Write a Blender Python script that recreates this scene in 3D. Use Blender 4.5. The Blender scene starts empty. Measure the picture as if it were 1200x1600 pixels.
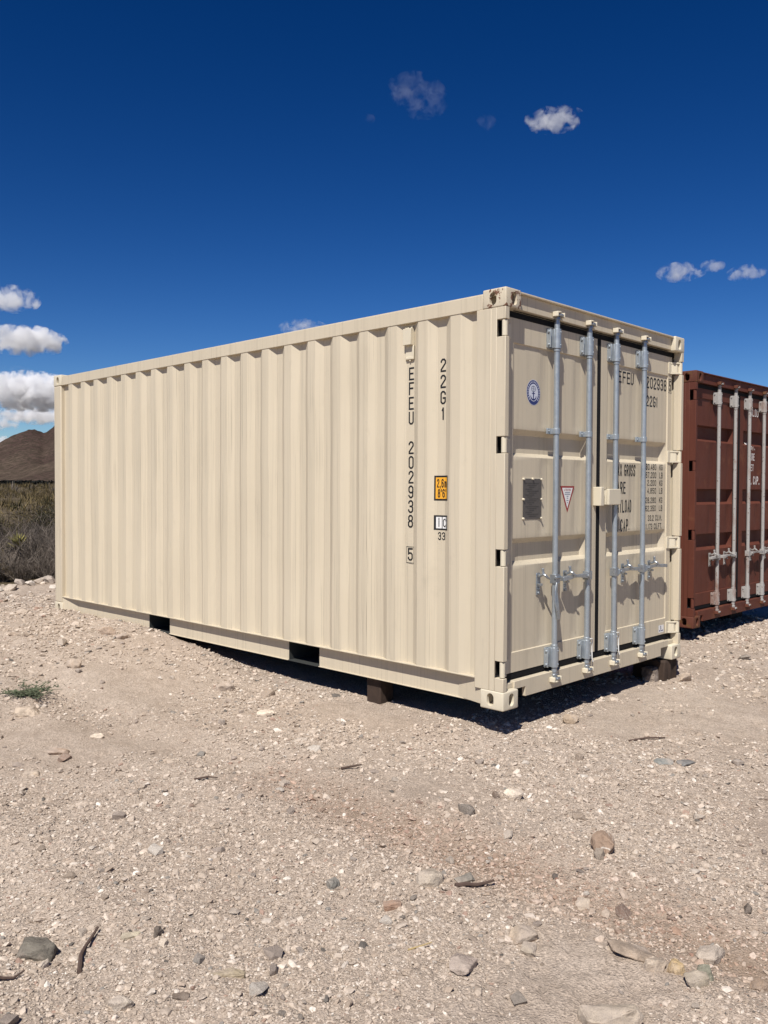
import bpy, bmesh, math, random
import numpy as np
from mathutils import Vector, Matrix, noise as mnoise

R = math.radians
random.seed(7)
rng = np.random.default_rng(11)
scene = bpy.context.scene
COL = scene.collection

# ------------------------------------------------------------------ camera
CAM = np.array([-4.2531, -3.0902, 1.3544])
fwd = Vector((0.71902738, 0.69451885, -0.02536117))
right = Vector((0.6948088, -0.71918371, 0.00393919))
up = right.cross(fwd)
cd = bpy.data.cameras.new('camera')
cam = bpy.data.objects.new('camera', cd)
COL.objects.link(cam)
cd.sensor_fit = 'VERTICAL'
cd.sensor_height = 36.0
cd.sensor_width = 27.0
cd.lens = 1338.64 / 1600 * 36.0
cd.clip_start = 0.05
cd.clip_end = 30000
M = Matrix((right, up, -fwd)).transposed().to_4x4()
M.translation = Vector(CAM)
cam.matrix_world = M
scene.camera = cam

# ------------------------------------------------------------------ light
SUN = Vector((-0.70, -0.345, 1.0)).normalized()
sun_el = math.asin(SUN.z)
sun_rot = math.atan2(SUN.x, SUN.y)
w = bpy.data.worlds.new('World')
scene.world = w
w.use_nodes = True
nt = w.node_tree
nt.nodes.clear()
sky = nt.nodes.new('ShaderNodeTexSky')
sky.sky_type = 'NISHITA'
sky.sun_disc = False
sky.sun_elevation = sun_el
sky.sun_rotation = sun_rot
sky.altitude = 1400
sky.air_density = 1.0
sky.dust_density = 0.2
sky.ozone_density = 3.0
bg = nt.nodes.new('ShaderNodeBackground')
bg.inputs['Strength'].default_value = 0.062
wo = nt.nodes.new('ShaderNodeOutputWorld')
hs = nt.nodes.new('ShaderNodeHueSaturation')
hs.inputs['Saturation'].default_value = 1.19
hs.inputs['Hue'].default_value = 0.509
hs.inputs['Value'].default_value = 0.413
gm = nt.nodes.new('ShaderNodeGamma')
gm.inputs['Gamma'].default_value = 1.45
nt.links.new(sky.outputs[0], gm.inputs['Color'])
nt.links.new(gm.outputs[0], hs.inputs['Color'])
nt.links.new(hs.outputs[0], bg.inputs[0])
nt.links.new(bg.outputs[0], wo.inputs[0])

sd = bpy.data.lights.new('sun', 'SUN')
sd.energy = 4.7
sd.angle = R(0.53)
sd.color = (1.0, 0.955, 0.89)
sun = bpy.data.objects.new('sun', sd)
sun.rotation_euler = SUN.to_track_quat('Z', 'Y').to_euler()
sun.location = (-20, -10, 30)
COL.objects.link(sun)

scene.view_settings.view_transform = 'Standard'
scene.view_settings.look = 'None'
scene.view_settings.exposure = 0.37
scene.view_settings.gamma = 1.0
scene.view_settings.use_curve_mapping = False
scene.cycles.volume_bounces = 6
scene.cycles.max_bounces = 10
scene.cycles.diffuse_bounces = 4
scene.cycles.volume_step_rate = 0.5


# ------------------------------------------------------------------ helpers
def obj(name, me, mat=None, parent=None):
    o = bpy.data.objects.new(name, me)
    if mat is not None and me is not None:
        if not me.materials:
            me.materials.append(mat)
    COL.objects.link(o)
    if parent is not None:
        o.parent = parent
    return o


def tag(o, label=None, cat=None, group=None, kind=None):
    if label: o['label'] = label
    if cat: o['category'] = cat
    if group: o['group'] = group
    if kind: o['kind'] = kind
    return o


def empty(name, loc, rz=0.0):
    o = bpy.data.objects.new(name, None)
    COL.objects.link(o)
    o.location = loc
    o.rotation_euler = (0, 0, rz)
    o.empty_display_size = 0.2
    return o


class MB:
    def __init__(self):
        self.v, self.f = [], []

    def add(self, vs, fs):
        n = len(self.v)
        self.v += [tuple(map(float, p)) for p in vs]
        self.f += [tuple(i + n for i in f) for f in fs]
        return self

    def box(self, x0, x1, y0, y1, z0, z1):
        return self.add([(x0, y0, z0), (x1, y0, z0), (x1, y1, z0), (x0, y1, z0), (x0, y0, z1), (x1, y0, z1), (x1, y1, z1), (x0, y1, z1)],
                        [(0, 3, 2, 1), (4, 5, 6, 7), (0, 1, 5, 4), (1, 2, 6, 5), (2, 3, 7, 6), (3, 0, 4, 7)])

    def cyl(self, p0, p1, r0, r1=None, n=14):
        r1 = r0 if r1 is None else r1
        p0, p1 = Vector(p0), Vector(p1)
        d = (p1 - p0).normalized()
        a = d.orthogonal().normalized()
        b = d.cross(a)
        vs = []
        for p, r in ((p0, r0), (p1, r1)):
            for k in range(n):
                t = 2 * math.pi * k / n
                vs.append(p + (a * math.cos(t) + b * math.sin(t)) * r)
        fs = [(k, (k + 1) % n, n + (k + 1) % n, n + k) for k in range(n)]
        fs += [tuple(range(n - 1, -1, -1)), tuple(range(n, 2 * n))]
        return self.add(vs, fs)

    def tube(self, pts, r, n=6):
        pts = [Vector(p) for p in pts]
        m = len(pts)
        rs = r if isinstance(r, (list, tuple)) else [r] * m
        vs = []
        a = None
        for i, p in enumerate(pts):
            d = (pts[min(i + 1, m - 1)] - pts[max(i - 1, 0)]).normalized()
            if a is None:
                a = d.orthogonal().normalized()
            else:
                a = (a - d * a.dot(d)).normalized()
            b = d.cross(a)
            for k in range(n):
                t = 2 * math.pi * k / n
                vs.append(p + (a * math.cos(t) + b * math.sin(t)) * rs[i])
        fs = []
        for i in range(m - 1):
            for k in range(n):
                fs.append((i * n + k, i * n + (k + 1) % n, (i + 1) * n + (k + 1) % n, (i + 1) * n + k))
        fs += [tuple(range(n - 1, -1, -1)), tuple(range((m - 1) * n, m * n))]
        return self.add(vs, fs)

    def prism(self, poly, axis, a0, a1):
        """poly: 2D points; axis 'x','y','z' is the extrusion direction."""
        n = len(poly)
        def P(u, v, w):
            return {'x': (w, u, v), 'y': (u, w, v), 'z': (u, v, w)}[axis]
        vs = [P(u, v, a0) for u, v in poly] + [P(u, v, a1) for u, v in poly]
        fs = [(k, (k + 1) % n, n + (k + 1) % n, n + k) for k in range(n)]
        fs += [tuple(range(n - 1, -1, -1)), tuple(range(n, 2 * n))]
        return self.add(vs, fs)

    def mesh(self, name, smooth=35):
        me = bpy.data.meshes.new(name)
        me.from_pydata(self.v, [], self.f)
        bm = bmesh.new()
        bm.from_mesh(me)
        bmesh.ops.recalc_face_normals(bm, faces=bm.faces)
        bm.to_mesh(me)
        bm.free()
        if smooth:
            me.polygons.foreach_set('use_smooth', [True] * len(me.polygons))
            me.set_sharp_from_angle(angle=R(smooth))
        me.update()
        return me

    def build(self, name, mat, parent=None, bevel=0.0, smooth=35, seg=2):
        o = obj(name, self.mesh(name, smooth), mat, parent)
        if bevel:
            m = o.modifiers.new('bevel', 'BEVEL')
            m.width = bevel
            m.segments = seg
            m.limit_method = 'ANGLE'
            m.angle_limit = R(40)
            m.harden_normals = False
        return o


def np_mesh(name, V, F, cols=None, attr='tint', smooth=False):
    """V (n,3), F (m,k) uniform polygon size, cols per vertex (n,3)."""
    me = bpy.data.meshes.new(name)
    V = np.ascontiguousarray(V, dtype=np.float32)
    F = np.ascontiguousarray(F, dtype=np.int32)
    m, k = F.shape
    me.vertices.add(len(V))
    me.vertices.foreach_set('co', V.ravel())
    me.loops.add(m * k)
    me.loops.foreach_set('vertex_index', F.ravel())
    me.polygons.add(m)
    me.polygons.foreach_set('loop_start', np.arange(0, m * k, k, dtype=np.int32))
    me.polygons.foreach_set('loop_total', np.full(m, k, dtype=np.int32))
    if smooth:
        me.polygons.foreach_set('use_smooth', np.ones(m, dtype=bool))
    else:
        me.polygons.foreach_set('use_smooth', np.zeros(m, dtype=bool))
    if cols is not None:
        a = me.color_attributes.new(attr, 'FLOAT_COLOR', 'POINT')
        c4 = np.ones((len(V), 4), dtype=np.float32)
        c4[:, :3] = cols
        a.data.foreach_set('color', c4.ravel())
    me.update(calc_edges=True)
    me.validate()
    return me


def hash2(ix, iy, seed):
    h = (ix.astype(np.int64) * 374761393 + iy.astype(np.int64) * 668265263 + seed * 1442695041) & 0xFFFFFFFF
    h = ((h ^ (h >> 13)) * 1274126177) & 0xFFFFFFFF
    h = h ^ (h >> 16)
    return (h & 0xFFFFFF) / float(0xFFFFFF)


def vnoise(x, y, seed=0):
    x = np.asarray(x, dtype=np.float64); y = np.asarray(y, dtype=np.float64)
    ix = np.floor(x); iy = np.floor(y)
    fx = x - ix; fy = y - iy
    fx = fx * fx * fx * (fx * (fx * 6 - 15) + 10); fy = fy * fy * fy * (fy * (fy * 6 - 15) + 10)
    a = hash2(ix, iy, seed); b = hash2(ix + 1, iy, seed); c = hash2(ix, iy + 1, seed); d = hash2(ix + 1, iy + 1, seed)
    return (a + (b - a) * fx) * (1 - fy) + (c + (d - c) * fx) * fy


def fbm(x, y, seed=0, octv=4, gain=0.5):
    s, amp, tot = 0, 1.0, 0
    for i in range(octv):
        s = s + amp * vnoise(x * 2 ** i + 17.3 * i, y * 2 ** i - 9.1 * i, seed + i)
        tot += amp
        amp *= gain
    return s / tot - 0.5


def sstep(t):
    t = np.clip(t, 0, 1)
    return t * t * (3 - 2 * t)


# ------------------------------------------------------------------ materials
class Mat:
    def __init__(self, name):
        self.m = bpy.data.materials.new(name)
        self.m.use_nodes = True
        self.t = self.m.node_tree
        self.b = self.t.nodes['Principled BSDF']
        self.out = self.t.nodes['Material Output']

    def n(self, typ, **kw):
        nd = self.t.nodes.new(typ)
        for k, v in kw.items():
            if k.startswith('i_'):
                key = k[2:].replace('_', ' ')
                nd.inputs[key].default_value = v
            else:
                setattr(nd, k, v)
        return nd

    def l(self, a, b):
        self.t.links.new(a, b)

    def noise(self, vec, scale, detail=4, rough=0.55, dist=0.0):
        nd = self.n('ShaderNodeTexNoise')
        nd.inputs['Scale'].default_value = scale
        nd.inputs['Detail'].default_value = detail
        nd.inputs['Roughness'].default_value = rough
        nd.inputs['Distortion'].default_value = dist
        if vec is not None: self.l(vec, nd.inputs['Vector'])
        return nd.outputs['Fac']

    def ramp(self, fac, stops, interp='LINEAR'):
        nd = self.n('ShaderNodeValToRGB')
        nd.color_ramp.interpolation = interp
        e = nd.color_ramp.elements
        while len(e) < len(stops): e.new(0.5)
        for i, (p, c) in enumerate(stops):
            e[i].position = p
            if not hasattr(c, '__len__'): c = (c, c, c)
            e[i].color = (*c, 1)
        self.l(fac, nd.inputs[0])
        return nd.outputs[0]

    def mix(self, fac, a, b, mode='MIX'):
        nd = self.n('ShaderNodeMix', data_type='RGBA', blend_type=mode)
        for s, v in ((0, fac), (6, a), (7, b)):
            if hasattr(v, 'node'): self.l(v, nd.inputs[s])
            elif s == 0: nd.inputs[0].default_value = v
            else: nd.inputs[s].default_value = (*v, 1)
        return nd.outputs[2]

    def math(self, op, a, b=None, clamp=False):
        nd = self.n('ShaderNodeMath', operation=op, use_clamp=clamp)
        for s, v in ((0, a), (1, b)):
            if v is None: continue
            if hasattr(v, 'node'): self.l(v, nd.inputs[s])
            else: nd.inputs[s].default_value = v
        return nd.outputs[0]

    def coords(self, kind='Object', scale=(1, 1, 1)):
        tc = self.n('ShaderNodeTexCoord')
        mp = self.n('ShaderNodeMapping')
        mp.inputs['Scale'].default_value = scale
        self.l(tc.outputs[kind], mp.inputs['Vector'])
        return mp.outputs[0]

    def bump(self, h, strength=0.2, dist=0.01, normal=None):
        nd = self.n('ShaderNodeBump')
        nd.inputs['Strength'].default_value = strength
        nd.inputs['Distance'].default_value = dist
        self.l(h, nd.inputs['Height'])
        if normal is not None: self.l(normal, nd.inputs['Normal'])
        return nd.outputs[0]

    def set(self, color=None, rough=None, metal=None, normal=None, spec=None):
        for key, v in (('Base Color', color), ('Roughness', rough), ('Metallic', metal), ('Normal', normal), ('Specular IOR Level', spec)):
            if v is None: continue
            if hasattr(v, 'node'): self.l(v, self.b.inputs[key])
            elif key == 'Base Color': self.b.inputs[key].default_value = (*v, 1)
            else: self.b.inputs[key].default_value = v
        return self.m


def paint(name, c, c2, streak, rust=0.0, rustc=(0.10, 0.05, 0.03), wear=0.0, wearc=(0.2, 0.08, 0.05), rough=0.5, spec=0.35):
    m = Mat(name)
    o = m.coords()
    st = m.coords(scale=(34, 34, 0.55))
    base = m.mix(m.ramp(m.noise(o, 1.3, 5, 0.6), [(0.3, 0.0), (0.7, 1.0)]), c, c2)
    s = m.ramp(m.noise(st, 1.0, 5, 0.65), [(0.28, 0.80), (0.48, 1.0), (0.68, 1.0), (0.85, 1.06)])
    base = m.mix(streak, base, m.mix(1.0, base, s, 'MULTIPLY'))
    # fine thin run-off lines
    st2 = m.coords(scale=(150, 150, 0.35))
    s2 = m.ramp(m.noise(st2, 1.0, 2, 0.5), [(0.31, 0.50), (0.38, 1.0)])
    area = m.ramp(m.noise(o, 0.9, 3, 0.5), [(0.42, 0.0), (0.60, 1.0)])
    base = m.mix(m.math('MULTIPLY', area, streak), base, m.mix(1.0, base, s2, 'MULTIPLY'))
    # scuffs
    sm = m.coords(scale=(2.2, 2.2, 0.8))
    sc = m.ramp(m.noise(sm, 2.4, 6, 0.7, 0.6), [(0.60, 0.0), (0.80, 0.55)])
    base = m.mix(sc, base, tuple(x * 0.72 for x in c))
    if wear:
        wv = m.ramp(m.noise(o, 3.1, 8, 0.72, 0.4), [(0.56, 0.0), (0.70, wear)])
        base = m.mix(wv, base, wearc)
    if rust:
        rv = m.ramp(m.noise(o, 24, 6, 0.6, 0.3), [(0.60 - 0.08 * rust, 0.0), (0.64 - 0.08 * rust, 1.0)])
        rc = m.mix(m.noise(o, 70, 3), rustc, tuple(x * 2.2 for x in rustc))
        base = m.mix(rv, base, rc)
    rg = m.ramp(m.noise(o, 6, 4), [(0.3, rough - 0.06), (0.7, rough + 0.1)])
    b1 = m.bump(m.noise(o, 3.2, 3, 0.5), 0.25, 0.006)
    b2 = m.bump(m.noise(o, 260, 2), 0.05, 0.002, b1)
    return m.set(base, rg, 0.0, b2, spec)


CREAM = (0.545, 0.475, 0.358)
M_cream = paint('cream_paint', CREAM, (0.52, 0.452, 0.338), 0.75)
M_cream_rust = paint('cream_paint_chipped', CREAM, (0.53, 0.465, 0.35), 0.3, rust=0.6)
M_cream_clean = paint('cream_paint_clean', (0.60, 0.54, 0.415), (0.58, 0.515, 0.39), 0.1)
M_red = paint('oxide_red_paint', (0.118, 0.038, 0.0235), (0.095, 0.031, 0.021), 0.8, wear=0.75, wearc=(0.175, 0.072, 0.04), rough=0.6, spec=0.18)
M_red_cast = paint('oxide_red_worn', (0.12, 0.042, 0.028), (0.095, 0.035, 0.022), 0.3, rust=0.6, rustc=(0.075, 0.035, 0.016), rough=0.65, spec=0.18)


def metal(name, c, c2, rough=0.42, met=0.65):
    m = Mat(name)
    o = m.coords()
    col = m.mix(m.ramp(m.noise(o, 26, 4, 0.6), [(0.35, 0.0), (0.65, 1.0)]), c, c2)
    st = m.noise(m.coords(scale=(60, 60, 1.6)), 1.0, 4, 0.6)
    col = m.mix(m.ramp(st, [(0.3, 0.0), (0.7, 0.6)]), col, tuple(x * 0.75 for x in c))
    return m.set(col, m.ramp(m.noise(o, 40, 3), [(0.3, rough - 0.08), (0.7, rough + 0.12)]), met, m.bump(m.noise(o, 90, 3), 0.08, 0.002))


M_galv = metal('galvanised_steel', (0.40, 0.44, 0.47), (0.33, 0.37, 0.41), 0.40, 0.55)
M_zinc = metal('bright_zinc', (0.40, 0.43, 0.46), (0.30, 0.33, 0.36), 0.34, 0.7)
def rod_paint():
    m = Mat('weathered_grey_rod')
    o = m.coords()
    c = m.mix(m.noise(m.coords(scale=(40, 40, 3)), 1.0, 5, 0.6), (0.27, 0.255, 0.24), (0.40, 0.385, 0.365))
    r = m.ramp(m.noise(m.coords(scale=(3, 3, 1.6)), 1.0, 5, 0.7), [(0.55, 0.0), (0.66, 0.75)])
    c = m.mix(r, c, (0.20, 0.10, 0.07))
    sp = m.ramp(m.noise(o, 45, 4, 0.6), [(0.62, 0.0), (0.68, 1.0)])
    c = m.mix(sp, c, (0.10, 0.055, 0.035))
    return m.set(c, 0.6, 0.1, m.bump(m.noise(o, 90, 3), 0.1, 0.002), 0.3)


M_rodpaint = rod_paint()


def plain(name, c, rough=0.6, var=0.15, scale=20, spec=0.4):
    m = Mat(name)
    o = m.coords()
    col = m.mix(m.noise(o, scale, 4), tuple(x * (1 - var) for x in c), tuple(x * (1 + var) for x in c))
    return m.set(col, rough, 0.0, m.bump(m.noise(o, scale * 4, 3), 0.08, 0.002), spec)


M_rubber = plain('black_rubber', (0.010, 0.010, 0.011), 0.75, 0.15, 20, 0.12)
M_ink = plain('black_print', (0.012, 0.012, 0.013), 0.5, 0.1)
M_white = plain('white_print', (0.72, 0.71, 0.69), 0.5, 0.05)
M_offwhite = plain('faded_white_print', (0.70, 0.67, 0.64), 0.6, 0.2, 60)
M_yellow = plain('yellow_sticker', (0.75, 0.36, 0.03), 0.4, 0.04)
M_redprint = plain('red_print', (0.28, 0.02, 0.02), 0.45, 0.05)
M_navy = plain('navy_print', (0.025, 0.035, 0.14), 0.45, 0.08)
M_paleblue = plain('pale_print', (0.55, 0.57, 0.65), 0.45, 0.05)
M_greyprint = plain('grey_print', (0.22, 0.24, 0.30), 0.5, 0.1)
M_plate = plain('dark_data_plate', (0.085, 0.075, 0.068), 0.45, 0.12, 30)
M_plateink = plain('plate_engraving', (0.052, 0.046, 0.042), 0.5, 0.1)
M_floor = plain('dark_floor_timber', (0.03, 0.024, 0.02), 0.8, 0.3, 6)
M_under = plain('dark_pocket_shade', (0.035, 0.038, 0.036), 0.7, 0.2, 12)  # shade inside the pockets put into the colour; strap is dark grey-green
M_timber = plain('weathered_timber', (0.042, 0.026, 0.018), 0.9, 0.5, 22)
M_wire = plain('white_wire', (0.7, 0.69, 0.66), 0.4, 0.05)


# ------------------------------------------------------------------ ground height
def pad_mask(x, y):
    """1 on the graded gravel pad, 0 on the scrubland around it."""
    wob = 0.7 * fbm(x * 0.55, y * 0.55, 71, 3)
    e1 = 8.25 + wob - y - 0.02 * x
    e2 = 26 + wob - x
    return sstep((np.minimum(e1, e2) + 0.35) / 0.7)


def gh(x, y):
    x = np.asarray(x, dtype=np.float64); y = np.asarray(y, dtype=np.float64)
    rise = 0.205 * sstep((y - 1.9) / 2.3)
    under = sstep((x - 0.02) / 0.16) * sstep((2.60 - x) / 0.14) * sstep((y + 0.3) / 0.4) * sstep((6.4 - y) / 0.3)
    rise = rise * (1 - under * 0.55) * (1 - 0.5 * sstep((x - 2.5) / 1.5))
    z = -0.166 + rise
    d = np.hypot(x - CAM[0], y - CAM[1])
    near = 1 - sstep((d - 12) / 10)
    flat = 1 - 0.75 * under
    z = z + flat * (0.05 * fbm(x * 0.6, y * 0.6, 1, 3) + near * (0.030 * fbm(x * 3, y * 3, 5, 3) + 0.020 * fbm(x * 14, y * 14, 9, 3) + 0.010 * fbm(x * 38, y * 38, 19, 2)))
    # two shallow wheel ruts running past the container
    for xc, dp in ((-1.42, 0.022), (-3.0, 0.018)):
        c = x - xc - 0.25 * fbm(y * 0.5 + 3, y * 0 + xc, 31, 2)
        z = z - dp * near * np.exp(-(c / 0.16) ** 2) + 0.7 * dp * near * np.exp(-((np.abs(c) - 0.3) / 0.12) ** 2)
    p = pad_mask(x, y)
    berm = np.exp(-((8.15 - y) / 0.35) ** 2)
    z = z + 0.06 * berm * near
    z = z + (1 - p) * (0.35 * fbm(x * 0.09, y * 0.09, 15, 3) * np.clip((d - 12) / 20, 0, 1))
    z = z + 0.0062 * np.clip(d - 60, 0, 900)
    return z


def gz(x, y):
    return float(gh(np.array([x]), np.array([y]))[0])


# ------------------------------------------------------------------ ground sheet
def build_ground():
    vdir = math.atan2(fwd.y, fwd.x)
    th = np.concatenate([np.arange(-42, 42.01, 0.2), np.arange(44, 316.01, 2.0)])
    th = np.radians(th) + vdir
    rr = [0.0, 0.004]
    r = 0.25
    while r < 1.7: rr.append(r); r *= 1.12
    while r < 16: rr.append(r); r *= 1.0085
    while r < 9000: rr.append(r); r *= 1.06
    rr = np.array(rr[1:])
    T, RR = np.meshgrid(th, rr)
    X = CAM[0] + RR * np.cos(T); Y = CAM[1] + RR * np.sin(T)
    Z = gh(X, Y)
    V = np.stack([X.ravel(), Y.ravel(), Z.ravel()], 1)
    nr, nc = X.shape
    i = np.arange(nr - 1)[:, None]; j = np.arange(nc)[None, :]
    j2 = (j + 1) % nc
    F = np.stack([(i * nc + j), (i * nc + j2), ((i + 1) * nc + j2), ((i + 1) * nc + j)], -1).reshape(-1, 4)
    x, y = V[:, 0], V[:, 1]
    pad = pad_mask(x, y)
    band = np.exp(-((x + 1.42 + 0.28 * fbm(y * 0.9, x * 0.9, 41, 3)) / 0.20) ** 2) * sstep((0.9 - y) / 1.0) * np.clip(0.62 + 1.5 * fbm(x * 3, y * 3, 44, 3), 0, 1)
    blot = np.clip(fbm(x * 0.9, y * 0.9, 47, 4) * 2.2, 0, 1)
    cols = np.stack([pad, np.clip(band, 0, 1), blot], 1)
    me = np_mesh('ground', V, F, cols, 'zones', smooth=True)
    return me


m = Mat('gravel_ground')
g = m.n('ShaderNodeNewGeometry').outputs['Position']
at = m.n('ShaderNodeAttribute', attribute_name='zones')
sep = m.n('ShaderNodeSeparateColor')
m.l(at.outputs['Color'], sep.inputs[0])
big = m.noise(g, 0.8, 6, 0.6)
mid = m.noise(g, 9, 6, 0.65)
fine = m.noise(g, 95, 5, 0.7)
c = m.mix(m.ramp(big, [(0.35, 0.0), (0.65, 1.0)]), (0.455, 0.368, 0.292), (0.53, 0.442, 0.36))
c = m.mix(m.ramp(mid, [(0.38, 0.55), (0.62, 0.0)]), c, (0.37, 0.292, 0.226))
vo = m.n('ShaderNodeTexVoronoi', i_Scale=120.0)
m.l(g, vo.inputs['Vector'])
grain = m.ramp(vo.outputs['Color'], [(0.0, 0.55), (0.45, 0.95), (0.8, 1.15), (1.0, 1.4)])
c = m.mix(0.75, c, m.mix(1.0, c, grain, 'MULTIPLY'))
c = m.mix(m.ramp(fine, [(0.33, 0.5), (0.5, 0.0)]), c, (0.24, 0.185, 0.145))
c = m.mix(m.math('MULTIPLY', sep.outputs[1], 0.62), c, (0.235, 0.155, 0.10))
c = m.mix(m.math('MULTIPLY', sep.outputs[2], 0.25), c, (0.30, 0.25, 0.205))
scrub = m.mix(m.ramp(m.noise(g, 0.35, 5, 0.7), [(0.4, 0.0), (0.6, 1.0)]), (0.075, 0.058, 0.034), (0.13, 0.10, 0.062))
c = m.mix(sep.outputs[0], scrub, c)
hh = m.math('ADD', m.math('MULTIPLY', vo.outputs['Distance'], 0.6), m.math('MULTIPLY', fine, 0.6))
bmp = m.bump(hh, 0.9, 0.008, m.bump(m.noise(g, 30, 6, 0.7), 0.7, 0.02, m.bump(mid, 0.5, 0.03)))
M_ground = m.set(c, 0.95, 0.0, bmp, 0.15)
ground = obj('ground', build_ground(), M_ground)
tag(ground, kind='structure')


# ------------------------------------------------------------------ mountain
def dirpt(u, dist):
    """Point at a distance along a compass direction given by tangent u of the view axis."""
    d = Vector((fwd.x, fwd.y, 0)).normalized() + Vector((right.x, right.y, 0)).normalized() * u
    d.normalize()
    return CAM[0] + d.x * dist, CAM[1] + d.y * dist


def build_mountain():
    us = np.linspace(-1.25, 0.55, 520)
    ds = np.linspace(1500, 6200, 150)
    f2 = np.array([fwd.x, fwd.y]); f2 /= np.linalg.norm(f2)
    r2 = np.array([right.x, right.y]); r2 /= np.linalg.norm(r2)
    U, D = np.meshgrid(us, ds)
    X = CAM[0] + D * (f2[0] + U * r2[0]); Y = CAM[1] + D * (f2[1] + U * r2[1])
    L = U * 3600
    def pk(c, wd, h):
        return h * np.exp(-np.abs((L - c) / wd) ** 1.7)
    ridge = np.maximum.reduce([np.where(L < -1478, pk(-1478, 285, 206), pk(-1478, 220, 206)), pk(-1200, 300, 345), pk(-700, 360, 300), pk(-250, 320, 240), pk(300, 420, 210), pk(-2500, 600, 190), pk(900, 500, 180), pk(-3600, 700, 220)])
    ridge = ridge + 45
    prof = np.exp(-((D - 3900) / 900) ** 2)
    rn = 1 - np.abs(fbm(X / 420, Y / 420, 61, 5) * 2.2)
    Z = ridge * prof * (0.72 + 0.34 * rn) + 26 * fbm(X / 160, Y / 160, 66, 4) * prof
    low = 100 * np.exp(-((D - 2500) / 480) ** 2) * np.exp(-np.abs((L + 1150) / 420) ** 2.0)
    Z = np.maximum(Z, low * (0.85 + 0.3 * rn))
    Z = Z * sstep((D - 1500) / 500) + 4.0 - 14 * (1 - sstep((D - 1500) / 300))
    nr, nc = X.shape
    V = np.stack([X.ravel(), Y.ravel(), Z.ravel()], 1)
    i = np.arange(nr - 1)[:, None]; j = np.arange(nc - 1)[None, :]
    F = np.stack([i * nc + j, i * nc + j + 1, (i + 1) * nc + j + 1, (i + 1) * nc + j], -1).reshape(-1, 4)
    return np_mesh('mountain', V, F, smooth=True)


m = Mat('mountain_scrub')
g = m.n('ShaderNodeNewGeometry').outputs['Position']
c = m.mix(m.ramp(m.noise(g, 0.0035, 6, 0.6), [(0.4, 0.0), (0.62, 1.0)]), (0.066, 0.043, 0.038), (0.105, 0.078, 0.060))
c = m.mix(m.ramp(m.noise(g, 0.06, 5, 0.75), [(0.44, 0.75), (0.56, 0.0)]), c, (0.035, 0.030, 0.022))
M_mtn = m.set(c, 1.0, 0.0, m.bump(m.noise(g, 0.03, 5, 0.7), 0.8, 12), 0.0)
mountain = obj('mountain', build_mountain(), M_mtn)
tag(mountain, kind='structure')


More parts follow.
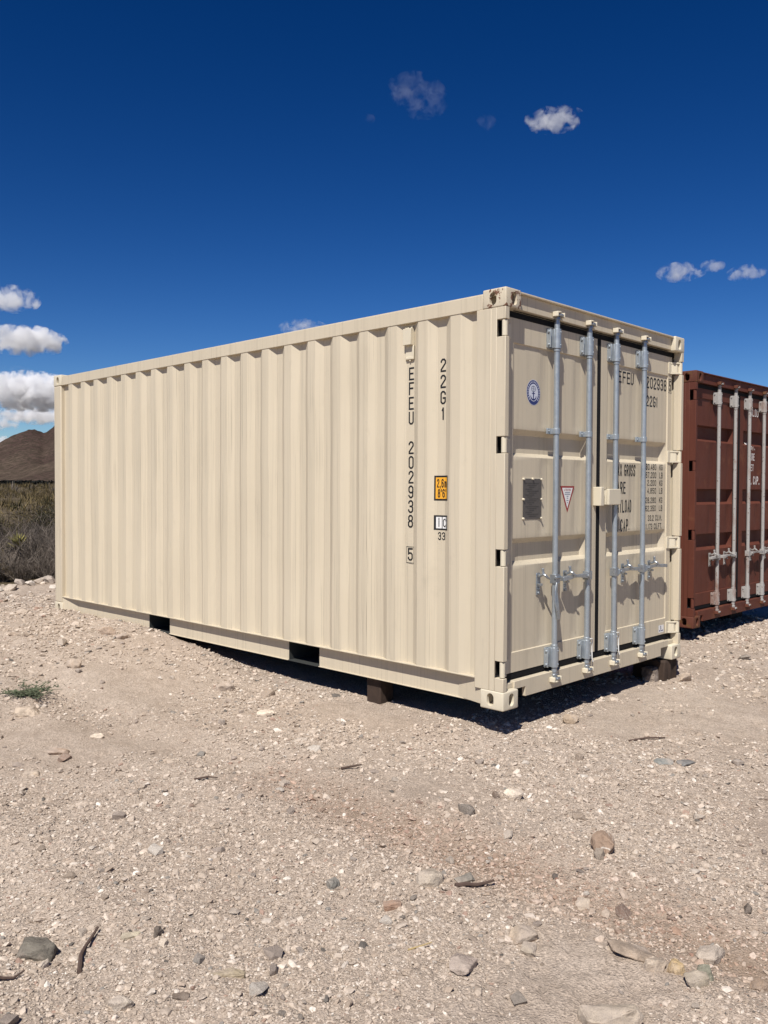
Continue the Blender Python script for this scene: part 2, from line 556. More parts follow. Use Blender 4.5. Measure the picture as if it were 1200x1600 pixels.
# ------------------------------------------------------------------ flat print helpers
_O = [(.3, 0), (.7, 0), (1, .14), (1, .86), (.7, 1), (.3, 1), (0, .86), (0, .14), 'z']
_6 = [(1, .84), (.7, 1), (.3, 1), (0, .86), (0, .14), (.3, 0), (.7, 0), (1, .14), (1, .44), (.7, .57), (.3, .57), (0, .44)]
_C = [(1, .80), (1, .86), (.7, 1), (.3, 1), (0, .86), (0, .14), (.3, 0), (.7, 0), (1, .14), (1, .20)]
GLYPH = {
    '0': [_O], 'O': [_O], '1': [[(.55, .04), (.55, .96)], [(.50, .95), (.08, .80)]],
    '2': [[(0, .80), (0, .86), (.3, 1), (.7, 1), (1, .86), (1, .66), (0, .14), (0, 0), (1, 0)]],
    '3': [[(0, .82), (.0, .88), (.3, 1), (.7, 1), (1, .88), (1, .64), (.75, .52), (.35, .52)], [(.75, .52), (1, .40), (1, .12), (.7, 0), (.3, 0), (0, .12), (0, .18)]],
    '4': [[(.8, 0), (.8, 1), (0, .28), (1, .28)]],
    '5': [[(1, 1), (.04, 1), (.04, .56), (.3, .62), (.7, .62), (1, .50), (1, .14), (.7, 0), (.3, 0), (0, .14), (0, .2)]],
    '6': [_6], '7': [[(0, 1), (1, 1), (.35, 0)]],
    '8': [[(.3, .53), (.7, .53), (.96, .66), (.96, .88), (.7, 1), (.3, 1), (.04, .88), (.04, .66), 'z'], [(.3, .53), (0, .40), (0, .12), (.3, 0), (.7, 0), (1, .12), (1, .40), (.7, .53)]],
    '9': [[(1 - x, 1 - y) for x, y in _6]],
    'A': [[(0, 0), (.5, 1), (1, 0)], [(.2, .3), (.8, .3)]],
    'B': [[(0, 0), (0, 1), (.7, 1), (1, .88), (1, .64), (.7, .52), (.1, .52)], [(.7, .52), (1, .40), (1, .12), (.7, 0), (.1, 0)]],
    'C': [_C], 'D': [[(0, 0), (0, 1), (.65, 1), (1, .84), (1, .16), (.65, 0), 'z']],
    'E': [[(1, 1), (0, 1), (0, 0), (1, 0)], [(.1, .52), (.85, .52)]],
    'F': [[(1, 1), (0, 1), (0, 0)], [(.1, .52), (.85, .52)]],
    'G': [_C[:-1] + [(1, .46), (.55, .46)]],
    'I': [[(.5, 0), (.5, 1)]], 'i': [[(.5, 0), (.5, .66)], [(.5, .84), (.5, .98)]],
    'K': [[(0, 0), (0, 1)], [(1, 1), (.1, .42)], [(.35, .58), (1, 0)]],
    'L': [[(0, 1), (0, 0), (1, 0)]], 'M': [[(0, 0), (0, 1), (.5, .35), (1, 1), (1, 0)]],
    'm': [[(0, 0), (0, .7)], [(.0, .58), (.2, .68), (.5, .60), (.5, 0)], [(.5, .60), (.75, .68), (1, .58), (1, 0)]],
    'N': [[(0, 0), (0, 1), (1, 0), (1, 1)]], 'P': [[(0, 0), (0, 1), (.7, 1), (1, .86), (1, .58), (.7, .45), (.1, .45)]],
    'R': [[(0, 0), (0, 1), (.7, 1), (1, .86), (1, .60), (.7, .47), (.1, .47)], [(.55, .45), (1, 0)]],
    'S': [[(1, .80), (1, .88), (.7, 1), (.3, 1), (0, .88), (0, .66), (.25, .55), (.75, .48), (1, .36), (1, .12), (.7, 0), (.3, 0), (0, .12), (0, .2)]],
    'T': [[(0, 1), (1, 1)], [(.5, .95), (.5, 0)]], 'U': [[(0, 1), (0, .14), (.3, 0), (.7, 0), (1, .14), (1, 1)]],
    'W': [[(0, 1), (.25, 0), (.5, .65), (.75, 0), (1, 1)]], 'X': [[(0, 0), (1, 1)], [(0, 1), (1, 0)]],
    'Y': [[(0, 1), (.5, .48), (1, 1)], [(.5, .5), (.5, 0)]],
    '.': [[(.5, -.03), (.5, .08)]], ',': [[(.55, .08), (.35, -.12)]], "'": [[(.5, 1), (.5, .78)]], '"': [[(.25, 1), (.25, .78)], [(.8, 1), (.8, .78)]],
}
NARROW = {'1': .55, '.': .32, ',': .4, "'": .3, '"': .55, 'i': .3, 'I': .3, ' ': .6, 'm': 1.35, 'M': 1.15}


def lettering(txt, box, place, mat, parent, weight=0.13, name='lettering'):
    """Stencil-like stroke lettering fitted into box (u0,u1,v0,v1); place(u,v,e) gives the 3D point, e mm nearer the viewer."""
    u0, u1, v0, v1 = box
    sg = 1 if u1 > u0 else -1
    Wd, h = abs(u1 - u0), v1 - v0
    gap = 0.30
    tot = sum(NARROW.get(c, 1) for c in txt) + gap * (len(txt) - 1)
    unit = Wd / tot
    t = weight * h
    mb = MB()
    x = 0.0
    kk = 0
    for ch in txt:
        cw = NARROW.get(ch, 1) * unit
        t_ = min(t, unit * 0.34)
        for st in GLYPH.get(ch, []):
            closed = st[-1] == 'z'
            P = [(x + t_ / 2 + p[0] * max(cw - t_, 0), t / 2 + p[1] * (h - t)) for p in st if p != 'z']
            n = len(P)
            Ls, Rs = [], []
            for i, p in enumerate(P):
                a = P[i - 1] if (i or closed) else None
                b = P[(i + 1) % n] if (i < n - 1 or closed) else None
                ds = []
                for q0, q1 in ((a, p), (p, b)):
                    if q0 is None or q1 is None: continue
                    l = math.hypot(q1[0] - q0[0], q1[1] - q0[1]) or 1e-9
                    ds.append(((q1[0] - q0[0]) / l, (q1[1] - q0[1]) / l))
                ns = [(-d[1], d[0]) for d in ds]
                if len(ns) == 2:
                    m0, m1 = ns[0][0] + ns[1][0], ns[0][1] + ns[1][1]
                    l = math.hypot(m0, m1) or 1e-9
                    m0, m1 = m0 / l, m1 / l
                    k = 1 / max(0.45, m0 * ns[0][0] + m1 * ns[0][1])
                    ox, oy = m0 * k, m1 * k
                    ex = (0, 0)
                else:
                    ox, oy = ns[0]
                    s_ = -1 if a is None else 1
                    ex = (ds[0][0] * s_ * t / 2, ds[0][1] * s_ * t / 2)
                hw = (t_ if abs(ox) > abs(oy) else t) / 2
                Ls.append((p[0] + ox * hw + ex[0], p[1] + oy * hw + ex[1]))
                Rs.append((p[0] - ox * hw + ex[0], p[1] - oy * hw + ex[1]))
            vs = []
            for l, r in zip(Ls, Rs):
                for q in (l, r): vs.append(place(u0 + sg * q[0], v0 + q[1], 0.00025 * (kk % 3)))
            m = n if closed else n - 1
            mb.add(vs, [(2 * i, 2 * i + 1, 2 * ((i + 1) % n) + 1, 2 * ((i + 1) % n)) for i in range(m)])
            kk += 1
        x += cw + gap * unit
    return mb.build(name, mat, parent, smooth=0)


def flat_poly(name, polys, place, mat, parent):
    """Flat printed shape(s): list of 2D polygons."""
    mb = MB()
    for p in polys:
        mb.add([place(u, v) for u, v in p], [tuple(range(len(p)))])
    return mb.build(name, mat, parent, smooth=0)


def ring_poly(outer, inner):
    """Quads between two loops with the same number of points."""
    n = len(outer)
    return [[outer[k], outer[(k + 1) % n], inner[(k + 1) % n], inner[k]] for k in range(n)]


def rect(u0, u1, v0, v1):
    return [(u0, v0), (u1, v0), (u1, v1), (u0, v1)]


def ellipse(cx, cy, a, b, n=40):
    return [(cx + a * math.cos(2 * math.pi * k / n), cy + b * math.sin(2 * math.pi * k / n)) for k in range(n)]


# ------------------------------------------------------------------ container
CL, CW, CH = 6.058, 2.438, 2.591
PITCH = 0.2783


def side_profile():
    """(y, depth) of the corrugated side, outer flats centred at 0.400 + k*PITCH."""
    pts = [(0.222, 0.034), (0.290, 0.034)]
    y = 0.400
    while y < CL - 0.33:
        pts += [(y - 0.041, 0.0), (y + 0.041, 0.0), (y + 0.041 + 0.062, 0.034), (y + PITCH - 0.041 - 0.062, 0.034)]
        y += PITCH
    pts = pts[:-1]
    pts += [(CL - 0.165, 0.034)]
    return pts


SIDE = side_profile()
SY = np.array([p[0] for p in SIDE]); SD = np.array([p[1] for p in SIDE])


def sheet_wave(y, z):
    return 0.0016 * math.sin(3.1 * z + y * 2.3) + 0.0012 * math.sin(7 * z + 5 * y)


def side_x(y, z=None):
    return 0.010 + float(np.interp(y, SY, SD)) + (sheet_wave(y, z) if z is not None else 0.0)


def casting_mesh():
    """Corner casting at the origin, its body towards +x +y +z, with holes on three outer faces."""
    bm = bmesh.new()
    bmesh.ops.create_cube(bm, size=1)
    bmesh.ops.scale(bm, vec=(0.162, 0.178, 0.118), verts=bm.verts)
    bmesh.ops.translate(bm, vec=(0.081, 0.089, 0.059), verts=bm.verts)
    bmesh.ops.bevel(bm, geom=list(bm.edges), offset=0.009, segments=3, affect='EDGES', profile=0.5)
    me = bpy.data.meshes.new('corner_casting')
    bm.to_mesh(me); bm.free()
    o = bpy.data.objects.new('corner_casting', me)
    COL.objects.link(o)
    def stadium(w, h, n=10):
        r = w / 2; s = h / 2 - r
        p = [(r * math.cos(a), s + r * math.sin(a)) for a in np.linspace(0, math.pi, n)]
        p += [(r * math.cos(a), -s + r * math.sin(a)) for a in np.linspace(math.pi, 2 * math.pi, n)]
        return p
    cut = []
    a = MB().prism([(0.098 + u, 0.061 + v) for u, v in stadium(0.052, 0.080)], 'x', -0.02, 0.055)
    b = MB().prism([(0.088 + u, 0.061 + v) for u, v in stadium(0.052, 0.080)], 'y', -0.02, 0.055)
    c = MB().prism([(0.084 + u, 0.092 + v) for u, v in stadium(0.060, 0.110)], 'z', -0.02, 0.040)
    d = MB().box(0.022, 0.140, 0.022, 0.156, 0.020, 0.098)
    for mb in (a, b, c, d):
        co = obj('cutter', mb.mesh('cutter', 0))
        md = o.modifiers.new('b', 'BOOLEAN'); md.operation = 'DIFFERENCE'; md.solver = 'EXACT'; md.object = co
        cut.append(co)
    dg = bpy.context.evaluated_depsgraph_get(); dg.update()
    res = bpy.data.meshes.new_from_object(o.evaluated_get(dg))
    for x in cut + [o]: bpy.data.objects.remove(x)
    res.name = 'corner_casting'
    res.materials.clear()
    res.polygons.foreach_set('use_smooth', [True] * len(res.polygons))
    res.set_sharp_from_angle(angle=R(32))
    return res


CAST = casting_mesh()


def make_castings(root, mats):
    for sx in (0, 1):
        for sy in (0, 1):
            for sz in (0, 1):
                me = CAST.copy()
                me.transform(Matrix.Translation((CW * sx, CL * sy, CH * sz)) @ Matrix.Diagonal(((-1 if sx else 1), (-1 if sy else 1), (-1 if sz else 1), 1)))
                if (sx + sy + sz) % 2: me.flip_normals()
                top_near = sz == 1 and sx == 0 and sy == 0
                obj('corner_casting', me, mats[1] if top_near else mats[0], root)


def mirror_x(mb):
    mb.v = [(CW - x, y, z) for x, y, z in mb.v]
    return mb


def door_surface(x0, x1, z0, z1, sx0, sx1, gtop, grooves, rods, railb, railt, name, mat, root):
    """Pressed steel door leaf: frame stiles, recessed sheet, horizontal grooves and shallow rod channels."""
    gd = 0.042 if gtop > 0.02 else 0.050
    xs = {x0, x1, sx0 - 0.003, sx0, sx1, sx1 + 0.003, sx0 + 0.012, sx0 + 0.05, sx1 - 0.012, sx1 - 0.05}
    for r in rods:
        for k in np.linspace(-0.14, 0.02, 17): xs.add(r + float(k))
    zs = {z0, z1, railb, railb + 0.004, railt - 0.004, railt}
    for a, b in grooves:
        for k in (a - 0.06, a - 0.03, a - 0.003, a + 0.002, a + 0.020, a + 0.024, (a + b) / 2, b - gtop - 0.001, b - gtop + 0.002, b - gtop / 2, b - 0.0005, b + 0.003, b + 0.03, b + 0.06): zs.add(k)
    for k in (railb + 0.03, railb + 0.06, railt - 0.03, railt - 0.06): zs.add(k)
    xs = sorted(xs); zs = sorted(zs)
    def fade(z):
        f = min(float(sstep((z - railb) / 0.06)), float(sstep((railt - z) / 0.06)))
        for a, b in grooves: f = min(f, float(sstep(max(a - z, z - b) / 0.06)))
        return f
    def depth(x, z):
        if x <= sx0 - 0.003 or x >= sx1 + 0.003 or z <= railb or z >= railt: return 0.0
        d = 0.010
        for r in rods:
            t = 1 - abs(x - (r - 0.06)) / 0.08
            if t > 0: d += 0.006 * float(sstep(min(1.0, t * 1.25))) * fade(z)
        gx = float(sstep(min((x - sx0) / 0.045, (sx1 - x) / 0.045, 1.0)))
        for a, b in grooves:
            if a - 0.003 < z < b + 0.003:
                d = d + gd * gx * float(np.clip(min((z - a) / 0.022, (b - z) / gtop), 0, 1))
        return d
    y0 = 0.070
    mb = MB()
    nx = len(xs)
    vs = [(x, y0 + depth(x, z), z) for z in zs for x in xs]
    fs = [(j * nx + i, j * nx + i + 1, (j + 1) * nx + i + 1, (j + 1) * nx + i) for j in range(len(zs) - 1) for i in range(nx - 1)]
    n = len(vs)
    # edges of the leaf folded back
    loop = [i for i in range(nx)] + [j * nx + nx - 1 for j in range(1, len(zs))] + [(len(zs) - 1) * nx + i for i in range(nx - 2, -1, -1)] + [j * nx for j in range(len(zs) - 2, 0, -1)]
    vs += [(vs[k][0], 0.135, vs[k][2]) for k in loop]
    L = len(loop)
    fs += [(loop[k], n + k, n + (k + 1) % L, loop[(k + 1) % L]) for k in range(L)]
    fs += [tuple(n + k for k in range(L))]
    mb.add(vs, fs)
    o = mb.build(name, mat, root, smooth=28)
    def surf(x, z):
        return y0 + depth(x, z)
    return o, surf


def build_container(name, origin, rz, label, cat_label, P):
    root = empty(name, origin, rz)
    tag(root, label, 'shipping container', 'shipping containers on the gravel yard')
    pm, pc = P['paint'], P['cast']
    make_castings(root, (pc, P['cast_worn']))

    # --- corner posts (door end) with hinge recesses
    hz = [0.253, 0.941, 1.634, 2.346]
    for side in (0, 1):
        mb = MB()
        mb.box(0.003, 0.010, 0.070, 0.112, 0.117, CH - 0.117)
        mb.box(0.036, 0.043, 0.086, 0.112, 0.117, CH - 0.117)
        mb.box(0.003, 0.012, 0.112, 0.225, 0.117, CH - 0.117)
        mb.box(0.012, 0.060, 0.112, 0.150, 0.117, CH - 0.117)
        zc = 0.117
        for h in hz + [None]:
            z1 = (h - 0.052) if h else CH - 0.117
            mb.box(0.003, 0.043, 0.003, 0.070, zc, z1)
            zc = (h + 0.052) if h else 0
        if side: mirror_x(mb)
        mb.build('corner_post', pm, root, bevel=0.004)
        mb = MB()
        mb.box(0.003, 0.162, CL - 0.165, CL - 0.003, 0.117, CH - 0.117)
        if side: mirror_x(mb)
        mb.build('corner_post', pm, root, bevel=0.012, seg=3)

    # --- corrugated sides
    for side in (0, 1):
        mb = MB()
        vs, fs = [], []
        zl, zh = 0.184, 2.477
        # slight unevenness of the sheet, as pressed steel has
        zz = np.linspace(zl, zh, 30)
        for z in zz:
            for y, d in SIDE:
                k = sheet_wave(y, z)
                vs.append((0.010 + d + (k if zl < z < zh else 0), y, z))
        n = len(SIDE)
        fs = [(j * n + i, j * n + i + 1, (j + 1) * n + i + 1, (j + 1) * n + i) for j in range(len(zz) - 1) for i in range(n - 1)]
        mb.add(vs, fs)
        if side: mirror_x(mb)
        mb.build('side_panel', pm, root, bevel=0.007, smooth=20, seg=2)
        mb = MB().box(0.006, 0.085, 0.180, CL - 0.180, 2.474, 2.566)
        mb.box(0.012, 0.085, 0.180, CL - 0.180, 2.566, 2.572)
        if side: mirror_x(mb)
        mb.build('top_side_rail', pm, root, bevel=0.005)
        # bottom rail: lip, recessed web, flange, split by two forklift pockets
        mb = MB().box(0.006, 0.074, 0.180, CL - 0.165, 0.176, 0.184)
        cuts = [0.165, 1.755, 2.115, 3.835, 4.195, CL - 0.165]
        for a, b in zip(cuts[0::2], cuts[1::2]):
            mb.box(0.064, 0.072, a, b, 0.018, 0.176)
            mb.box(0.052, 0.110, a, b, 0.014, 0.020)
        # sloping gussets next to the castings
        for ya, yb in ((0.180, 0.40), (CL - 0.165, CL - 0.42)):
            mb.add([(0.012, ya, 0.178), (0.012, ya, 0.02), (0.063, yb, 0.02), (0.063, yb, 0.178)], [(0, 1, 2, 3)])
        if side: mirror_x(mb)
        mb.build('bottom_side_rail', pm, root, bevel=0.0015)
    for y0, y1 in ((1.755, 2.115), (3.835, 4.195)):
        mb = MB()
        mb.box(0.065, CW - 0.065, y0 + 0.0005, y0 + 0.005, 0.022, 0.170)
        mb.box(0.065, CW - 0.065, y1 - 0.005, y1 - 0.0005, 0.022, 0.170)
        mb.box(0.065, CW - 0.065, y0 + 0.006, y1 - 0.006, 0.163, 0.171)
        mb.box(0.052, CW - 0.052, y0 + 0.006, y1 - 0.006, 0.014, 0.020)
        mb.build('forklift_pocket', P['under'], root)
    # floor and cross members
    mb = MB().box(0.076, CW - 0.076, 0.15, CL - 0.17, 0.171, 0.20)
    y = 0.40
    while y < CL - 0.3:
        if not any(a - 0.06 < y < b + 0.06 for a, b in ((1.755, 2.115), (3.835, 4.195))):
            mb.box(0.076, CW - 0.076, y, y + 0.045, 0.05, 0.17)
        y += 0.30
    mb.build('floor', M_floor, root)
    # roof with shallow cross corrugations
    mb = MB(); vs = []; prof = []
    y = 0.12
    while y < CL - 0.15:
        prof += [(y, 2.560), (y + 0.07, 2.560), (y + 0.09, 2.580), (y + 0.19, 2.580)]
        y += 0.21
    for y, z in prof: vs += [(0.06, y, z), (CW - 0.06, y, z)]
    mb.add(vs, [(2 * k, 2 * k + 1, 2 * k + 3, 2 * k + 2) for k in range(len(prof) - 1)])
    mb.build('roof_panel', pm, root)
    # rear wall
    mb = MB(); vs = []; prof = []
    x = 0.16
    while x < CW - 0.2:
        prof += [(x, 0.0), (x + 0.09, 0.0), (x + 0.12, 0.045), (x + 0.21, 0.045)]
        x += 0.24
    prof.append((CW - 0.16, 0.0))
    for x, d in prof: vs += [(x, CL - 0.02 - d, 0.12), (x, CL - 0.02 - d, 2.48)]
    mb.add(vs, [(2 * k, 2 * k + 2, 2 * k + 3, 2 * k + 1) for k in range(len(prof) - 1)])
    mb.build('end_wall', pm, root)
    for za, zb in ((2.48, 2.575), (0.016, 0.12)):
        MB().box(0.165, CW - 0.165, CL - 0.075, CL - 0.006, za, zb).build('end_rail', pm, root, bevel=0.004)

    # --- door header and sill
    mb = MB().box(0.163, CW - 0.163, 0.036, 0.130, 2.482, 2.576)
    mb.box(0.163, CW - 0.163, 0.014, 0.128, 2.576, 2.588)
    mb.add([(0.043, 0.060, 2.472), (CW - 0.043, 0.060, 2.472), (CW - 0.043, 0.14, 2.472), (0.043, 0.14, 2.472)], [(0, 1, 2, 3)])
    mb.build('door_header', pm, root, bevel=0.003)
    prof = [(0.163, 0.108), (0.285, 0.108), (0.285, 0.045), (CW - 0.285, 0.045), (CW - 0.285, 0.108), (CW - 0.163, 0.108), (CW - 0.163, 0.158), (0.163, 0.158)]
    mb = MB().prism(prof, 'y', 0.032, 0.060)
    mb.box(0.163, CW - 0.163, 0.060, 0.135, 0.148, 0.157)
    mb.box(0.046, 0.163, 0.045, 0.135, 0.119, 0.150)
    mb.box(CW - 0.163, CW - 0.046, 0.045, 0.135, 0.119, 0.150)
    mb.build('door_sill', pm, root, bevel=0.003)

    # --- the two door leaves
    rods = P['rods']
    z0, z1 = 0.205, 2.437
    surfs = []
    leaves = [(0.084, 1.196, 0.182, 1.108, rods[:2], 0), (1.242, CW - 0.076, 1.340, CW - 0.142, rods[2:], 1)]
    hb = 0.76
    for x0, x1, sx0, sx1, rr, side in leaves:
        door, surf = door_surface(x0, x1, z0, z1, sx0, sx1, P['gtop'], P['grooves'], rr, 0.330, P['railt'], 'door', pm, root)
        surfs.append(surf)
        # rubber gasket round the leaf
        ga = MB()
        xa, xb = (0.046, 1.219) if side == 0 else (1.2195, CW - 0.046)
        ga.box(xa, xb, 0.066, 0.100, z1 - 0.002, z1 + 0.044)
        ga.box(xa, xb, 0.073, 0.100, z0 - 0.042, z0 + 0.002)
        hx0, hx1 = (0.046, x0 + 0.002) if side == 0 else (x1 - 0.002, CW - 0.046)
        ga.box(hx0, hx1, 0.088, 0.110, z0, z1)
        cx0, cx1 = (x1 - 0.002, 1.219) if side == 0 else (1.2195, x0 + 0.002)
        ga.box(cx0, cx1, 0.068, 0.100, z0, z1)
        ga.build('gasket', M_rubber, door, bevel=0.004)
        # hinges
        for h in hz:
            mb = MB()
            mb.cyl((0.024, 0.024, h - 0.048), (0.024, 0.024, h + 0.048), 0.0175, n=18)
            mb.cyl((0.024, 0.024, h - 0.0525), (0.024, 0.024, h + 0.0525), 0.010, n=12)
            mb.prism([(0.030, 0.016), (0.066, 0.024), (0.100, 0.058), (0.132, 0.0695), (0.100, 0.0695), (0.066, 0.040), (0.030, 0.044)], 'z', h - 0.048, h - 0.034)
            mb.prism([(0.030, 0.016), (0.066, 0.024), (0.100, 0.058), (0.132, 0.0695), (0.100, 0.0695), (0.066, 0.040), (0.030, 0.044)], 'z', h + 0.034, h + 0.048)
            mb.prism([(0.030, 0.028), (0.066, 0.032), (0.102, 0.064), (0.066, 0.042), (0.030, 0.042)], 'z', h - 0.034, h + 0.034)
            mb.box(0.070, 0.142, 0.062, 0.0699, h - 0.047, h + 0.047)
            if side: mirror_x(mb)
            mb.build('hinge', P['hinge'], door, bevel=0.002)
        # lock rods and their fittings
        for i, r in enumerate(rr):
            yr = 0.030
            mb = MB()
            mb.cyl((r, yr, 0.155), (r, yr, 2.462), 0.0185, n=20)
            mb.build('lock_rod', P['rod'], door)
            for zb, zt in ((0.185, 0.318), (2.290, 2.418)):
                b = MB()
                b.box(r - 0.062, r + 0.050, 0.0615, 0.0695, zb, zt)
                b.box(r - 0.066, r - 0.059, 0.034, 0.0695, zb + 0.004, zt - 0.004)
                b.cyl((r, yr, zb), (r, yr, zt), 0.0275, n=20)
                b.box(r - 0.030, r + 0.027, yr, 0.062, zb + 0.003, zt - 0.003)
                b.cyl((r, yr, zt if zb < 1 else zb - 0.018), (r, yr, zt + 0.018 if zb < 1 else zb), 0.0225, n=20)
                for z in (zb + 0.022, zt - 0.022):
                    b.cyl((r - 0.060, 0.049, z), (r - 0.074, 0.049, z), 0.0085, n=6)
                    b.cyl((r + 0.038, 0.063, z), (r + 0.038, 0.055, z), 0.0085, n=6)
                    b.cyl((r + 0.004, yr - 0.024, z), (r + 0.004, yr - 0.031, z), 0.006, n=8)
                b.build('rod_bracket', P['bracket'], door, bevel=0.002)
            for z in P['guides']:
                b = MB()
                b.cyl((r, yr, z - 0.019), (r, yr, z + 0.019), 0.0245, n=18)
                b.box(r - 0.060, r + 0.045, 0.0585, 0.072, z - 0.019, z + 0.019)
                b.box(r - 0.024, r + 0.024, yr, 0.060, z - 0.018, z + 0.018)
                b.cyl((r - 0.045, 0.059, z), (r - 0.045, 0.050, z), 0.0075, n=6)
                b.build('rod_guide', P['bracket'], door, bevel=0.002)
            # cam ends
            for zc, s in ((0.128, -1), (2.490, 1)):
                c = MB()
                c.cyl((r, yr, zc - s * 0.060), (r, yr, zc), 0.0165, n=16)
                c.cyl((r, yr, zc - s * 0.012), (r, yr, zc + s * 0.012), 0.024, 0.021, n=14)
                c.prism([(r - 0.030, 0.004), (r - 0.010, -0.004), (r + 0.022, 0.006), (r + 0.034, 0.020), (r + 0.024, 0.038), (r - 0.026, 0.036)], 'z', min(zc + s * 0.010, zc + s * 0.024), max(zc + s * 0.010, zc + s * 0.024))
                c.cyl((r + 0.026, 0.004, zc + s * 0.017), (r - 0.016, 0.000, zc + s * 0.017), 0.010, n=10)
                c.build('cam', P['cam'], door, bevel=0.002)
            # handle with hub
            hd = MB()
            hub = P['handles'][side * 2 + i]
            zh = hub['z']
            hd.box(r - 0.026, r + 0.026, 0.006, 0.052, zh - 0.030, zh + 0.030)
            if hub['mode'] == 'hang':
                hd.cyl((r - 0.034, 0.006, zh + 0.012), (r + 0.030, 0.006, zh + 0.012), 0.011, n=10)
                pts = [(r - 0.010, 0.008), (r - 0.026, 0.006), (r - 0.034, -0.002), (r - 0.030, -0.012), (r - 0.016, -0.010)]
                zz = [zh - 0.02, zh - 0.075, zh - 0.13, zh - 0.20, zh - 0.265]
                ws = [0.012, 0.012, 0.020, 0.016, 0.012]
                vs, fs = [], []
                for (x, y), z, wd in zip(pts, zz, ws):
                    vs += [(x - wd, y - 0.006, z), (x + wd, y - 0.006, z), (x + wd, y + 0.006, z), (x - wd, y + 0.006, z)]
                for k in range(4):
                    for q in range(4):
                        fs.append((4 * k + q, 4 * k + (q + 1) % 4, 4 * k + 4 + (q + 1) % 4, 4 * k + 4 + q))
                fs += [(0, 1, 2, 3), (16, 19, 18, 17)]
                hd.add(vs, fs)
            else:
                s = hub['dir']
                L = hub['len']
                xs = [0.02, 0.07, 0.13, 0.20, L - 0.09, L - 0.02, L]
                zo = [0, 0.002, 0.006, 0.008, 0.004, 0.000, -0.002]
                hzz = [0.020, 0.014, 0.010, 0.009, 0.012, 0.013, 0.012]
                hy = [0.022, 0.020, 0.013, 0.013, 0.022, 0.024, 0.016]
                vs, fs = [], []
                for a, b, c, d in zip(xs, zo, hzz, hy):
                    x = r + s * a
                    vs += [(x, 0.018 - d, zh + b - c), (x, 0.018 + d, zh + b - c), (x, 0.018 + d, zh + b + c), (x, 0.018 - d, zh + b + c)]
                for k in range(len(xs) - 1):
                    for q in range(4):
                        fs.append((4 * k + q, 4 * k + (q + 1) % 4, 4 * k + 4 + (q + 1) % 4, 4 * k + 4 + q))
                e = 4 * (len(xs) - 1)
                fs += [(0, 1, 2, 3), (e, e + 3, e + 2, e + 1)]
                hd.add(vs, fs)
                hd.cyl((r + s * 0.045, -0.012, zh + 0.002), (r + s * 0.045, 0.034, zh + 0.002), 0.011, n=10)
            hd.build('handle', P['zinc'], door, bevel=0.002)
            # catch that holds the handle
            cx = hub['catch']
            k = MB()
            y = surf(cx, hub['z'])
            px = cx + 0.036
            k.box(px - 0.021, px + 0.021, y - 0.006, y - 0.0005, zh - 0.100, zh + 0.045)
            k.prism([(px - 0.016, y - 0.006), (px + 0.016, y - 0.006), (cx + 0.016, 0.026), (cx - 0.016, 0.026)], 'z', zh - 0.034, zh - 0.020)
            k.prism([(px - 0.014, y - 0.006), (px + 0.014, y - 0.006), (cx + 0.012, 0.034), (cx - 0.012, 0.034)], 'z', zh + 0.022, zh + 0.036)
            k.tube([(cx, 0.034, zh + 0.030), (cx - 0.002, 0.012, zh + 0.044), (cx + 0.002, -0.004, zh + 0.036), (cx + 0.014, -0.012, zh + 0.022), (cx + 0.036, -0.014, zh + 0.012)], [0.009, 0.009, 0.009, 0.008, 0.006], 8)
            k.cyl((cx - 0.002, 0.010, zh + 0.040), (cx - 0.005, 0.012, zh + 0.070), 0.010, 0.007, n=10)
            k.cyl((cx - 0.005, 0.012, zh + 0.066), (cx - 0.005, 0.012, zh + 0.082), 0.0095, n=10)
            k.cyl((px, y - 0.006, zh - 0.060), (px, y - 0.014, zh - 0.060), 0.009, n=8)
            k.cyl((px, y - 0.006, zh - 0.086), (px, y - 0.016, zh - 0.086), 0.010, n=8)
            k.build('handle_catch', P['zinc'], door, bevel=0.0015)
    # cam keepers welded to header and sill
    for r in rods:
        for zc, s in ((0.128, -1), (2.490, 1)):
            k = MB()
            za, zb = sorted((zc + s * 0.004, zc + s * 0.036))
            k.prism([(r - 0.052, 0.033), (r - 0.050, 0.004), (r - 0.042, -0.006), (r - 0.030, -0.004), (r - 0.028, 0.033)], 'z', za, zb)
            k.prism([(r + 0.032, 0.033), (r + 0.034, -0.002), (r + 0.044, -0.004), (r + 0.052, 0.008), (r + 0.052, 0.033)], 'z', za, zb)
            k.box(r - 0.030, r + 0.034, 0.026, 0.0335, za, zb)
            zt = zc + s * 0.028
            k.prism([(r - 0.040, 0.026), (r - 0.044, 0.000), (r - 0.022, -0.010), (r + 0.008, -0.004), (r + 0.006, 0.026)], 'z', min(zt, zt + s * 0.010), max(zt, zt + s * 0.010))
            k.build('cam_keeper', P['keeper'], root, bevel=0.003)
    return root, surfs


def make_vent(root, mat, y):
    x = side_x(y)
    v = MB()
    v.box(x - 0.040, x - 0.0005, y - 0.030, y + 0.040, 2.330, 2.440)
    v.box(x - 0.008, x - 0.0005, y - 0.034, y + 0.044, 2.235, 2.330)
    v.box(x - 0.014, x - 0.0005, y - 0.034, y - 0.020, 2.235, 2.330)
    for dy in (-0.02, 0.012, 0.03):
        v.cyl((x - 0.020, y + dy, 2.446), (x - 0.0005, y + dy, 2.446), 0.008, n=8)
    v.box(x - 0.016, x - 0.0005, y - 0.026, y + 0.036, 2.236, 2.252)
    v.cyl((x - 0.014, y + 0.0, 2.228), (x - 0.001, y + 0.0, 2.228), 0.006, n=8)
    return v.build('ventilator', mat, root, bevel=0.003)


